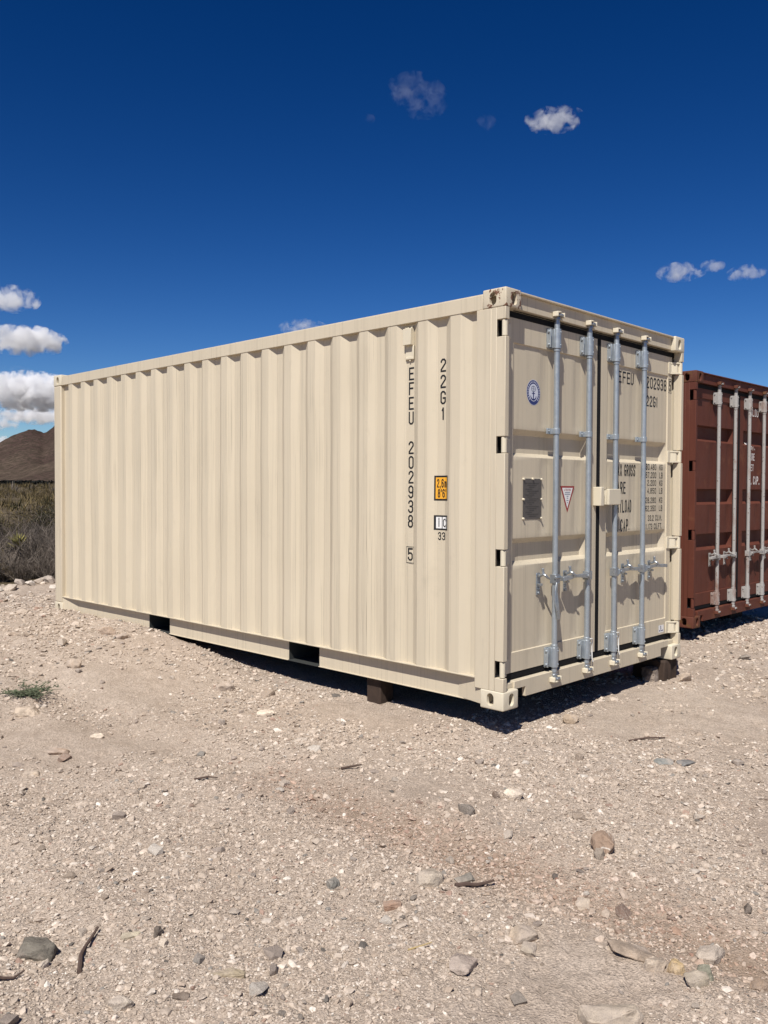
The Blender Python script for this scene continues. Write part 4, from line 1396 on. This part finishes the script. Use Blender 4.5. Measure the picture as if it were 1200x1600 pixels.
while n < 190 and tries < 20000:
    tries += 1
    r_ = 2.3 * math.exp(random.random() * 1.35)
    a_ = math.atan2(fwd.y, fwd.x) + random.uniform(-0.47, 0.47)
    x, y = CAM[0] + r_ * math.cos(a_), CAM[1] + r_ * math.sin(a_)
    if -0.05 < x < 2.55 and -0.06 < y < 6.2: continue
    if x > 3.9 and y > 0.5: continue
    if float(fbm(np.array([x * 1.3]), np.array([y * 1.3]), 91, 3)[0]) < random.uniform(-0.3, 0.14): continue
    s = min(0.042, 0.011 * (1 - random.random()) ** -0.5) * (0.7 + 0.12 * r_)
    if any((x - a) ** 2 + (y - b) ** 2 < (s + c) ** 2 for a, b, c in placed): continue
    if any(abs(x - a) < 0.16 and abs(y - b) < 0.12 for a, b in ((-2.93, -0.46), (-1.68, -1.10), (-3.17, -0.45), (-1.06, .235), (-2.15, -1.24))): continue
    if any((x - h[0]) ** 2 + (y - h[1]) ** 2 < (s + max(h[2])) ** 2 for h in hero): continue
    placed.append((x, y, s))
    t = random.choice(tints)
    kx = random.uniform(.85, 1.12)
    tn = TINT_NAME[t]
    size = 'tiny' if s < 0.016 else 'small' if s < 0.026 else 'larger' if s < 0.05 else 'big'
    lx, ly, ln = min(marks, key=lambda q: (q[0] - x) ** 2 + (q[1] - y) ** 2)
    lab = f'{size} {tn} stone {view_side(x, y, lx, ly)} the {ln}'
    if lab in used:
        l2 = sorted(marks, key=lambda q: (q[0] - x) ** 2 + (q[1] - y) ** 2)[1][2]
        lab = f'{size} {tn} stone between the {ln} and the {l2}'
        if len(lab.split()) > 15 or lab in used:
            n_far = sum(1 for u_ in used if u_.startswith(f'{size} {tn} stone') and u_.endswith(ln))
            lab = f'{size} {tn} stone, {("first", "second", "third", "fourth", "fifth", "sixth")[min(n_far, 5)]} of its kind near the {ln}'
            lab = ' '.join(lab.split()[:16])
    used.add(lab)
    stone(protos[random.randrange(12)], x, y, s, random.uniform(0, 6.28), tuple(q * kx for q in t), lab, 'loose stones on the gravel', random.uniform(.15, .4), tilt=(random.uniform(-.25, .25), random.uniform(-.25, .25)))
    n += 1


# ------------------------------------------------------------------ pebbles (countless: one mass)
def pebble_field():
    vdir = math.atan2(fwd.y, fwd.x)
    ico = bmesh.new(); bmesh.ops.create_icosphere(ico, subdivisions=1, radius=1.0)
    IV = np.array([v.co[:] for v in ico.verts]); IF = np.array([[v.index for v in f.verts] for f in ico.faces]); ico.free()
    OV = np.array([[1, 0, 0], [0, 1, 0], [-1, 0, 0], [0, -1, 0], [0, 0, 1]], dtype=float)
    OF = np.array([[0, 1, 4], [1, 2, 4], [2, 3, 4], [3, 0, 4]])
    Vs, Fs, Cs = [], [], []
    base = 0
    pal = np.array([(0.50, 0.415, 0.335), (0.56, 0.47, 0.385), (0.45, 0.37, 0.295), (0.62, 0.54, 0.455), (0.40, 0.32, 0.25), (0.72, 0.65, 0.565), (0.34, 0.275, 0.22), (0.27, 0.245, 0.215), (0.13, 0.115, 0.10), (0.36, 0.25, 0.195)])
    pw = np.array([.29, .20, .20, .09, .10, .025, .05, .02, .007, .018]); pw /= pw.sum()
    for cnt, SV, SF, smin, smax, rmin, rmax, hw, p, clump in (
            (170000, OV, OF, 0.003, 0.007, 1.9, 6.5, 0.72, 1.7, 0.14),
            (72000, IV, IF, 0.0048, 0.013, 1.9, 11.5, 0.72, 2.1, 0.04),
            (10500, IV, IF, 0.010, 0.026, 2.0, 12.5, 0.74, 2.6, 0.02),
            (8000, IV, IF, 0.011, 0.036, 4.0, 12.8, 0.55, 2.1, 9.0)):
        k = int(cnt * 2.0)
        lr = np.exp(rng.uniform(math.log(rmin), math.log(rmax), k))
        # area-true placing thinned with distance
        keep = rng.random(k) < np.clip((lr / rmax) ** 0.55 + 0.05, 0, 1)
        lr = lr[keep]
        a = vdir + rng.uniform(-hw, hw, len(lr))
        x = CAM[0] + lr * np.cos(a); y = CAM[1] + lr * np.sin(a)
        cl = fbm(x * 1.1, y * 1.1, 91, 4)
        heap = np.exp(-((x + 0.25) / 0.8) ** 2) * sstep((y - 2.0) / 1.5) * 0.22
        ok = (1.9 * cl + heap > rng.uniform(-0.42, clump, len(x))) & (pad_mask(x, y) > 0.4)
        ok &= ~((x > 0.2) & (x < 2.35) & (y > 0.5) & (y < 6.3))
        ok &= ~((x > 4.3) & (y > 1.2))
        if clump > 1:
            ok &= rng.random(len(x)) < np.exp(-((x + 0.5) / 1.2) ** 2) * sstep((y - 1.6) / 1.6) + 0.6 * sstep((y - 6.3) / 1.2)
        x, y, lr = x[ok][:cnt], y[ok][:cnt], lr[ok][:cnt]
        q = len(x)
        s = smin * (1 - rng.random(q) * (1 - (smin / smax) ** p)) ** (-1 / p)
        s = s * np.clip(0.46 + 0.135 * lr, 0.7, 1.9)
        z = gh(x, y)
        ang = rng.uniform(0, 2 * math.pi, q)
        sx = rng.uniform(.8, 1.35, q); sy = rng.uniform(.6, 1.0, q); sz = rng.uniform(.25, .62, q)
        jit = 1 + rng.uniform(-.36, .36, (q, len(SV), 3))
        P = SV[None] * jit * np.stack([sx, sy, sz], 1)[:, None, :] * s[:, None, None]
        tl = rng.uniform(-.65, .65, q)
        ct, stt = np.cos(tl)[:, None], np.sin(tl)[:, None]
        X, Y, Z = P[..., 0], P[..., 1], P[..., 2]
        X, Z = X * ct - Z * stt, X * stt + Z * ct
        ca, sa = np.cos(ang)[:, None], np.sin(ang)[:, None]
        W = np.stack([X * ca - Y * sa + x[:, None], X * sa + Y * ca + y[:, None], Z + (z + sz * s * 0.20)[:, None]], -1)
        F = SF[None] + (np.arange(q) * len(SV))[:, None, None] + base
        col = pal[rng.choice(len(pal), q, p=pw)] * rng.uniform(.85, 1.12, q)[:, None]
        red = np.exp(-((x + 1.42) / 0.24) ** 2) * (y < 0.6)
        col = col * (1 - 0.35 * red[:, None] * rng.random(q)[:, None] * np.array([0.6, 1.0, 1.15]))
        Vs.append(W.reshape(-1, 3)); Fs.append(F.reshape(-1, 3)); Cs.append(np.repeat(col, len(SV), 0))
        base += q * len(SV)
    return np_mesh('pebbles', np.vstack(Vs), np.vstack(Fs), np.vstack(Cs))


m = Mat('pebble')
at = m.n('ShaderNodeAttribute', attribute_name='tint')
g = m.n('ShaderNodeNewGeometry').outputs['Position']
c = m.mix(m.ramp(m.noise(g, 130, 4, 0.65), [(0.3, 0.0), (0.7, 1.0)]), (0.74, 0.73, 0.72), (1.12, 1.12, 1.12))
c = m.mix(1.0, at.outputs['Color'], c, 'MULTIPLY')
c = m.mix(1.0, c, (0.96, 0.96, 0.96), 'MULTIPLY')
M_peb = m.set(c, 0.95, 0.0, m.bump(m.noise(g, 300, 3, 0.6), 0.3, 0.002), 0.15)
tag(obj('pebbles', pebble_field(), M_peb), kind='stuff')


# ------------------------------------------------------------------ twigs
M_twig = plain('dry_twig', (0.085, 0.055, 0.042), 0.85, 0.35, 60)
M_straw = plain('dry_straw', (0.36, 0.27, 0.13), 0.8, 0.3, 60)


def twig(pts, r, label, mat=None):
    P = []
    for x, y, h in pts: P.append((x, y, gz(x, y) + h))
    n = len(P)
    rs = [r * (1.15 - 0.6 * k / (n - 1)) for k in range(n)]
    o = MB().tube(P, rs, 7).build('twig', mat or M_twig)
    return tag(o, label, 'twig', 'dry twigs on the gravel')


twig([(-3.005, -0.560, .006), (-2.985, -0.525, .012), (-2.960, -0.480, .014), (-2.925, -0.440, .012), (-2.885, -0.403, .014), (-2.845, -0.375, .02)], 0.0075, 'curved dark twig lying alone to one side of the dark grey blocky rock')
twig([(-1.755, -1.060, .004), (-1.715, -1.082, .012), (-1.68, -1.106, .014), (-1.645, -1.118, .016), (-1.612, -1.135, .026)], 0.008, 'straight brown twig in front of the pale grey rounded rock')
twig([(-3.24, -0.42, .03), (-3.19, -0.435, .012), (-3.165, -0.455, .01), (-3.13, -0.450, .018)], 0.005, 'short thin twig at the edge of view beside the dark grey rock')
twig([(-1.118, 0.25, .008), (-1.07, 0.235, .012), (-1.00, 0.215, .02)], 0.007, 'short reddish brown twig on the gravel before the near container corner')
twig([(-2.19, -1.215, .004), (-2.155, -1.245, .012), (-2.125, -1.262, .02)], 0.003, 'thin yellow straw stalk near the mottled half buried rock', M_straw)
twig([(-1.80, 0.62, .008), (-1.74, 0.585, .014), (-1.69, 0.572, .012)], 0.005, 'thin dark twig alone on open gravel far from the container')
twig([(0.55, -0.55, .006), (0.66, -0.60, .014), (0.76, -0.68, .012)], 0.007, 'dark twig on the gravel in front of the container doors')


# ------------------------------------------------------------------ plants
def leaf_mat(name, a, b, tr=0.15):
    m = Mat(name)
    g = m.n('ShaderNodeNewGeometry')
    oi = m.n('ShaderNodeObjectInfo')
    f = m.ramp(m.noise(g.outputs['Position'], 5, 4, 0.7), [(0.35, 0.0), (0.65, 1.0)])
    c = m.mix(f, a, b)
    vr = m.n('ShaderNodeMath', operation='MULTIPLY_ADD')
    m.l(g.outputs['Random Per Island'], vr.inputs[0]); vr.inputs[1].default_value = 0.6; vr.inputs[2].default_value = 0.7
    cc = m.n('ShaderNodeCombineColor')
    for k in range(3): m.l(vr.outputs[0], cc.inputs[k])
    c = m.mix(1.0, c, cc.outputs[0], 'MULTIPLY')
    m.set(c, 0.8, 0.0, None, 0.15)
    return m.m


M_greytwig = leaf_mat('grey_twigs', (0.17, 0.143, 0.118), (0.105, 0.085, 0.07))
M_olive = leaf_mat('olive_leaves', (0.075, 0.062, 0.022), (0.050, 0.047, 0.020))
M_darkleaf = leaf_mat('dark_leaves', (0.030, 0.032, 0.016), (0.022, 0.024, 0.014))
M_yucca = leaf_mat('yucca_blades', (0.24, 0.21, 0.065), (0.14, 0.13, 0.05))
M_drygrass = leaf_mat('dry_grass', (0.115, 0.085, 0.045), (0.085, 0.066, 0.042))
M_weed = leaf_mat('green_weed', (0.085, 0.098, 0.058), (0.065, 0.078, 0.045))
M_stem = plain('brown_stem', (0.07, 0.052, 0.042), 0.9, 0.3, 30)


def branch_mesh(seed, h, spread, nstem, fan):
    r = random.Random(seed)
    mb = MB()
    tips = []
    def grow(p, d, L, rad, lev):
        pts = [p]
        q = p.copy(); dd = d.copy()
        n = 4 if lev == 0 else 3
        for k in range(n):
            dd = (dd + Vector((r.uniform(-1, 1), r.uniform(-1, 1), r.uniform(-.4, .8))) * (0.16 + 0.08 * lev)).normalized()
            q = q + dd * (L / n)
            pts.append(q.copy())
        mb.tube(pts, [rad * (1 - 0.7 * k / n) for k in range(n + 1)], 3)
        tips.append((pts[-1], dd.copy())); tips.append((pts[-2], dd.copy()))
        if lev < 2:
            for _ in range(fan[lev]):
                b = pts[r.randrange(1, n + 1)]
                nd = (dd + Vector((r.uniform(-1, 1), r.uniform(-1, 1), r.uniform(-.3, .9))) * 0.75).normalized()
                grow(b, nd, L * r.uniform(.38, .62), rad * 0.55, lev + 1)
    for k in range(nstem):
        a = r.uniform(0, 6.28)
        t = r.uniform(0.05, spread)
        d = Vector((math.cos(a) * t, math.sin(a) * t, 1)).normalized()
        grow(Vector((r.uniform(-.06, .06), r.uniform(-.06, .06), -0.04)), d, h * r.uniform(.55, .85), 0.011 * h, 0)
    return mb.mesh('branches', 0), tips


def leaves_mesh(seed, tips, per, size, jitter):
    r = np.random.default_rng(seed)
    T = np.array([t[0][:] for t in tips])
    n = len(T) * per
    C = np.repeat(T, per, 0) + r.normal(0, jitter, (n, 3))
    C[:, 2] = np.maximum(C[:, 2], 0.02)
    a = r.normal(size=(n, 3)); a /= np.linalg.norm(a, axis=1)[:, None]
    b = np.cross(a, r.normal(size=(n, 3))); b /= np.linalg.norm(b, axis=1)[:, None]
    s = size * r.uniform(.6, 1.3, n)[:, None]
    V = np.stack([C - a * s, C + b * s * 0.42, C + a * s, C - b * s * 0.42], 1).reshape(-1, 3)
    F = np.arange(n * 4).reshape(-1, 4)
    return np_mesh('foliage', V, F)


SHRUBS = []
for k, (h, sp, ns, fan, per, ls, jit, tm, lm) in enumerate([
        (0.95, 1.0, 26, (5, 4), 0, 0, 0, M_greytwig, None),
        (1.15, 0.8, 30, (5, 3), 0, 0, 0, M_greytwig, None),
        (1.25, 0.9, 22, (4, 4), 3, 0.020, 0.045, M_stem, M_olive),
        (1.35, 0.75, 20, (4, 4), 5, 0.024, 0.06, M_stem, M_darkleaf),
        (0.75, 0.9, 34, (3, 2), 3, 0.030, 0.04, M_drygrass, M_drygrass)]):
    bme, tips = branch_mesh(200 + k, h, sp, ns, fan)
    SHRUBS.append((bme, leaves_mesh(300 + k, tips, per, ls, jit) if per else None, tm, lm))
KINDS = [('grey_shrub', 'low bare shrub of tangled grey twigs in the scrub beyond the gravel', 'bare grey shrubs in the scrub'),
         ('grey_shrub', 'taller bare shrub of upright grey twigs in the scrub beyond the gravel', 'tall bare grey shrubs in the scrub'),
         ('leafy_shrub', 'olive brown small leaved shrub in the scrub beyond the gravel', 'olive shrubs in the scrub'),
         ('leafy_shrub', 'dark green dense shrub standing among paler scrub', 'dark shrubs in the scrub'),
         ('dry_grass_tuft', 'yellowish dry tuft of grass at the foot of grey scrub', 'dry grass tufts in the scrub')]


def shrub(kind, x, y, s, rz, label=None):
    bme, lme, tm, lm = SHRUBS[kind]
    name, lab, grp = KINDS[kind]
    root = empty(name, (x, y, gz(x, y)), rz)
    root.scale = (s * 0.72, s * 0.72, s * random.uniform(.48, .60))
    tag(root, label or lab, 'grass' if kind == 4 else 'shrub', None if label else grp)
    obj('branches', bme, tm, root)
    if lme is not None: obj('foliage', lme, lm, root)
    return root


def at_dir(u, dist):
    d = Vector((fwd.x, fwd.y, 0)).normalized() + Vector((right.x, right.y, 0)).normalized() * u
    return CAM[0] + d.x * dist, CAM[1] + d.y * dist


spots = [(0, -.445, 12.1, 1.0), (1, -.412, 12.5, 1.05), (0, -.392, 11.9, .95), (1, -.43, 13.4, 1.1), (0, -.40, 13.2, 1.1), (4, -.449, 12.1, .6), (0, -.47, 12.3, 1.0),
         (1, -.378, 12.6, 1.0), (0, -.36, 12.2, .9), (1, -.452, 14.4, 1.0), (1, -.42, 14.8, 1.1), (0, -.405, 15.3, 1.2), (1, -.39, 14.1, 1.1), (2, -.44, 16.4, 1.1),
         (3, -.398, 19.0, 1.15), (2, -.43, 18.6, 1.0), (1, -.412, 17.2, 1.1), (2, -.385, 17.8, 1.0), (0, -.50, 12.8, 1.0), (1, -.53, 13.1, 1.1), (2, -.50, 15.0, 1.0),
         (0, -.56, 12.6, 1.0), (3, -.54, 17.0, 1.0), (4, -.50, 12.1, 1.0), (0, -.34, 12.9, 1.0), (2, -.32, 14.0, 1.0), (1, -.30, 13.0, 1.0), (0, -.27, 13.6, 1.0),
         (2, -.24, 15.0, 1.1), (0, -.2, 14.6, 1.0), (3, .30, 30, 1.2), (2, .42, 30, 1.2), (0, -.59, 14, 1.0), (0, -.425, 12.0, .8)]
for k, (kind, u, d, s) in enumerate(spots):
    x, y = at_dir(u, d)
    lab = None
    if kind == 3 and d == 19.0: lab = 'dark green bush standing above paler scrub close to the container end'
    shrub(kind, x, y, s, random.uniform(0, 6.28), lab)


def yucca(x, y, h):
    root = empty('yucca', (x, y, gz(x, y)))
    tag(root, 'yellow green yucca with spiky narrow blades rising out of grey scrub', 'yucca')
    mb = MB()
    mb.tube([(0, 0, -0.05), (0.01, 0, h * 0.35), (0.0, 0.01, h * 0.62)], [0.04, 0.05, 0.035], 8)
    mb.build('trunk', M_stem, root)
    for part, cnt, lo, hi, mat in (('blades', 70, 0.15, 1.45, M_yucca), ('dead_blades', 40, -0.9, 0.1, M_greytwig)):
        b = MB()
        for k in range(cnt):
            a = random.uniform(0, 6.28); e = random.uniform(lo, hi); L = h * random.uniform(.24, .36)
            d = Vector((math.cos(a) * math.cos(e), math.sin(a) * math.cos(e), math.sin(e)))
            s = Vector((-math.sin(a), math.cos(a), 0)) * 0.013
            p0 = Vector((0, 0, h * random.uniform(.5, .62))); p1 = p0 + d * L * .55; p2 = p0 + d * L - Vector((0, 0, L * .06))
            b.add([p0 - s * .6, p0 + s * .6, p1 + s, p1 - s, p2], [(0, 1, 2, 3), (3, 2, 4)])
        b.build(part, mat, root, smooth=0)


yucca(*at_dir(-0.4275, 12.6), 0.78)


def weed(x, y):
    root = empty('green_weed', (x, y, gz(x, y)))
    tag(root, 'small sprawling green weed growing flat out of the bare gravel', 'weed')
    b = MB(); l = MB()
    for k in range(26):
        a = random.uniform(0, 6.28); L = random.uniform(.08, .26); e = random.uniform(.05, .5)
        d = Vector((math.cos(a), math.sin(a), e))
        pts = [Vector((0, 0, 0.0)), d * L * .5, d * L + Vector((0, 0, -e * L * .35))]
        b.tube(pts, [0.003, 0.0025, 0.001], 3)
        for j in range(16):
            t = random.uniform(.15, 1)
            p = d * L * t + Vector((random.gauss(0, .014), random.gauss(0, .014), random.uniform(0, .02)))
            u_ = Vector((random.gauss(0, 1), random.gauss(0, 1), random.gauss(0, .5))).normalized() * random.uniform(.012, .024)
            v_ = u_.orthogonal().normalized() * .004
            l.add([p - u_, p + v_, p + u_, p - v_], [(0, 1, 2, 3)])
    b.build('stems', M_weed, root, smooth=0)
    l.build('leaves', M_weed, root, smooth=0)


weed(-1.69, 2.83)


# scrub beyond, countless bushes as one mass
def scrub_mass():
    Vs, Cs = [], []
    r = np.random.default_rng(5)
    vdir = math.atan2(fwd.y, fwd.x)
    pal = np.array([(0.105, 0.080, 0.038), (0.088, 0.068, 0.032), (0.14, 0.105, 0.06), (0.125, 0.105, 0.085), (0.042, 0.040, 0.020), (0.17, 0.13, 0.065)])
    for cnt, d0, d1, per, lo, hi, blade in ((900, 15, 45, 130, 0.30, 0.62, 0.055), (3800, 40, 180, 34, 0.4, 0.9, 0.16), (4200, 160, 620, 16, 0.7, 1.7, 0.5)):
        d = np.sqrt(r.uniform(d0 ** 2, d1 ** 2, cnt * 2)); a = vdir + r.uniform(-0.85, 1.0, cnt * 2)
        x = CAM[0] + d * np.cos(a); y = CAM[1] + d * np.sin(a)
        ok = pad_mask(x, y) < 0.05
        x, y = x[ok][:cnt], y[ok][:cnt]
        n = len(x)
        z = gh(x, y); s = r.uniform(lo, hi, n)
        dirv = r.normal(size=(n, per, 3)); dirv /= np.linalg.norm(dirv, axis=2)[..., None]
        dirv[..., 2] = np.abs(dirv[..., 2])
        rad = r.uniform(.45, 1, (n, per)) ** .6
        P = dirv * rad[..., None] * s[:, None, None] * np.array([1, 1, 1.15])
        P += np.stack([x, y, z], 1)[:, None, :]
        up_ = dirv * .6 + np.array([0, 0, .7]) + r.normal(0, .35, (n, per, 3))
        up_ /= np.linalg.norm(up_, axis=2)[..., None]
        sd_ = np.cross(up_, r.normal(size=(n, per, 3))); sd_ /= np.linalg.norm(sd_, axis=2)[..., None]
        L = blade * r.uniform(.6, 1.5, (n, per))[..., None] * 1.5
        W = L * .28
        T = np.stack([P - up_ * L - sd_ * W * .5, P - up_ * L + sd_ * W * .5, P + up_ * L], 2)
        c = pal[r.choice(len(pal), n, p=[.28, .24, .17, .16, .08, .07])][:, None, :] * r.uniform(.7, 1.3, (n, per))[..., None]
        Vs.append(T.reshape(-1, 3)); Cs.append(np.repeat(c.reshape(-1, 3), 3, 0))
    V = np.vstack(Vs); C = np.vstack(Cs)
    return np_mesh('scrub', V, np.arange(len(V)).reshape(-1, 3), C)


m = Mat('scrub_foliage')
at = m.n('ShaderNodeAttribute', attribute_name='tint')
M_scrub = m.set(at.outputs['Color'], 0.9, 0.0, None, 0.1)
tag(obj('scrub', scrub_mass(), M_scrub), kind='stuff')


def cloud_shadow_belt():  # dark clumps added to imitate a cloud's shadow across the far plain
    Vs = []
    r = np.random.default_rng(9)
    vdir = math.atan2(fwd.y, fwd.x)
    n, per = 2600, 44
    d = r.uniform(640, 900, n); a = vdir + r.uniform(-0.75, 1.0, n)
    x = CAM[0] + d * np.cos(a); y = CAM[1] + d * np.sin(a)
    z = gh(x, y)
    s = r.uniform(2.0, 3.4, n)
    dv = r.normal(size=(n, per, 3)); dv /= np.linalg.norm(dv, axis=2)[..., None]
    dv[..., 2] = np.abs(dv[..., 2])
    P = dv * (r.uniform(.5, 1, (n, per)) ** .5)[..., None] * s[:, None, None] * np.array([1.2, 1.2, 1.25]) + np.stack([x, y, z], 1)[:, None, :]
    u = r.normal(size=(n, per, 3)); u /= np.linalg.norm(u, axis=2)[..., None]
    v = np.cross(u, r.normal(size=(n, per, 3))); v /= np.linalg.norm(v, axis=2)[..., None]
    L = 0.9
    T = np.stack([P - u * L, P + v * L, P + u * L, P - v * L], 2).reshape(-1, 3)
    return np_mesh('cloud_shadow_belt', T, np.arange(len(T)).reshape(-1, 4))


M_cloud_shadow = leaf_mat('cloud_shadow_dark', (0.013, 0.014, 0.012), (0.010, 0.011, 0.010))  # near-black colour stands in for the shadowed band
tag(obj('cloud_shadow_belt', cloud_shadow_belt(), M_cloud_shadow), kind='stuff')


# ------------------------------------------------------------------ clouds (real volumes, far out)
def cloud_mat(name, dens, edge, scale, flat=0.0, amp=1.6):
    m = bpy.data.materials.new(name)
    m.use_nodes = True
    t = m.node_tree
    t.nodes.clear()
    out = t.nodes.new('ShaderNodeOutputMaterial')
    vol = t.nodes.new('ShaderNodeVolumePrincipled')
    vol.inputs['Color'].default_value = (0.985, 0.985, 0.99, 1)
    vol.inputs['Anisotropy'].default_value = 0.0
    tc = t.nodes.new('ShaderNodeTexCoord')
    ln = t.nodes.new('ShaderNodeVectorMath'); ln.operation = 'LENGTH'
    t.links.new(tc.outputs['Object'], ln.inputs[0])
    g = t.nodes.new('ShaderNodeNewGeometry')
    nz = t.nodes.new('ShaderNodeTexNoise')
    nz.inputs['Scale'].default_value = scale; nz.inputs['Detail'].default_value = 5; nz.inputs['Roughness'].default_value = 0.56; nz.inputs['Distortion'].default_value = 0.4
    t.links.new(g.outputs['Position'], nz.inputs['Vector'])
    def mth(op, a, b):
        n = t.nodes.new('ShaderNodeMath'); n.operation = op
        for i, v in enumerate((a, b)):
            if hasattr(v, 'node'): t.links.new(v, n.inputs[i])
            else: n.inputs[i].default_value = v
        return n.outputs[0]
    f = mth('SUBTRACT', 1.0, ln.outputs['Value'])
    f = mth('MULTIPLY', f, 1.25)
    nn = mth('MULTIPLY', mth('SUBTRACT', nz.outputs['Fac'], 0.5), amp * 2)
    s = mth('SUBTRACT', mth('ADD', f, nn), edge)
    mx = t.nodes.new('ShaderNodeMath'); mx.operation = 'MULTIPLY'; mx.use_clamp = True
    t.links.new(s, mx.inputs[0]); mx.inputs[1].default_value = 2.0
    dn = mth('MULTIPLY', mx.outputs[0], dens)
    t.links.new(dn, vol.inputs['Density'])
    t.links.new(vol.outputs[0], out.inputs['Volume'])
    return m


M_cl = cloud_mat('cloud_dense', 0.034, 0.34, 0.015, amp=2.3)
M_cl2 = cloud_mat('cloud_medium', 0.017, 0.36, 0.016, amp=2.4)
M_wisp = cloud_mat('cloud_wisp', 0.0009, 0.50, 0.015, amp=3.4)
M_cl3 = cloud_mat('cloud_thin', 0.009, 0.40, 0.018, amp=2.8)
DIST = 4200.0


def cloud(u_px, v_px, w_px, h_px, mat, label, depth=0.8, dist=DIST, roll=0.0):
    """Place a cloud of w x h (in photograph pixels at the lens's scale) along a sky direction."""
    d = fwd + right * ((u_px - 600) / 1338.64) + up * ((800 - v_px) / 1338.64)
    p = Vector(CAM) + d * dist
    k = dist / 1338.64
    bm = bmesh.new()
    bmesh.ops.create_icosphere(bm, subdivisions=4, radius=1.0)
    me = bpy.data.meshes.new('cloud')
    bm.to_mesh(me); bm.free()
    o = obj('cloud', me, mat)
    # real flat-based cloud: axes are horizontal / vertical in the world
    ang = math.atan2(-d.x, d.y)
    o.rotation_euler = (0, roll, ang)
    o.scale = (w_px * k / 2, w_px * k / 2 * depth, h_px * k / 2)
    o.color = (1, 1, 1, 1)
    o.location = p
    return tag(o, label, 'cloud')


cloud(14, 467, 96, 44, M_cl2, 'torn white cloud uppermost of those above the mountain')
cloud(38, 532, 136, 50, M_cl, 'bright white puffy cloud with a flat grey base above the mountain')
cloud(50, 612, 210, 64, M_cl, 'wide heavy grey and white cloud just above the mountain', dist=5200)
cloud(66, 649, 150, 30, M_cl2, 'long low white cloud band touching the mountain ridge', dist=6400)
cloud(4, 662, 56, 22, M_cl2, 'small white puff low beside the mountain ridge', dist=6000)
cloud(4, 690, 40, 22, M_cl2, 'small white puff lowest in the sky over the mountain slope', dist=6600)
cloud(22, 580, 90, 18, M_wisp, 'thin faint wisp between the puffy cloud and the heavy grey cloud')
cloud(474, 512, 80, 26, M_cl3, 'pale cloud peeping over the cream container roof edge')
cloud(652, 150, 104, 66, M_wisp, 'ragged translucent wisp highest in the deep blue sky', roll=0.25)
cloud(866, 187, 96, 36, M_cl3, 'small bright white cloud alone in the deep blue sky')
cloud(760, 190, 34, 32, M_wisp, 'tiny faint wisp between the ragged wisp and the bright white cloud', roll=-0.7)
cloud(574, 187, 26, 22, M_wisp, 'tiny faint puff below the ragged wisp, farthest from the bright cloud')
cloud(1064, 425, 78, 30, M_cl3, 'largest of three small clouds in a row above the red container')
cloud(1112, 416, 42, 20, M_cl3, 'tiny middle cloud of three in a row above the red container')
cloud(1168, 427, 66, 26, M_cl3, 'thin end cloud of three in a row above the red container')
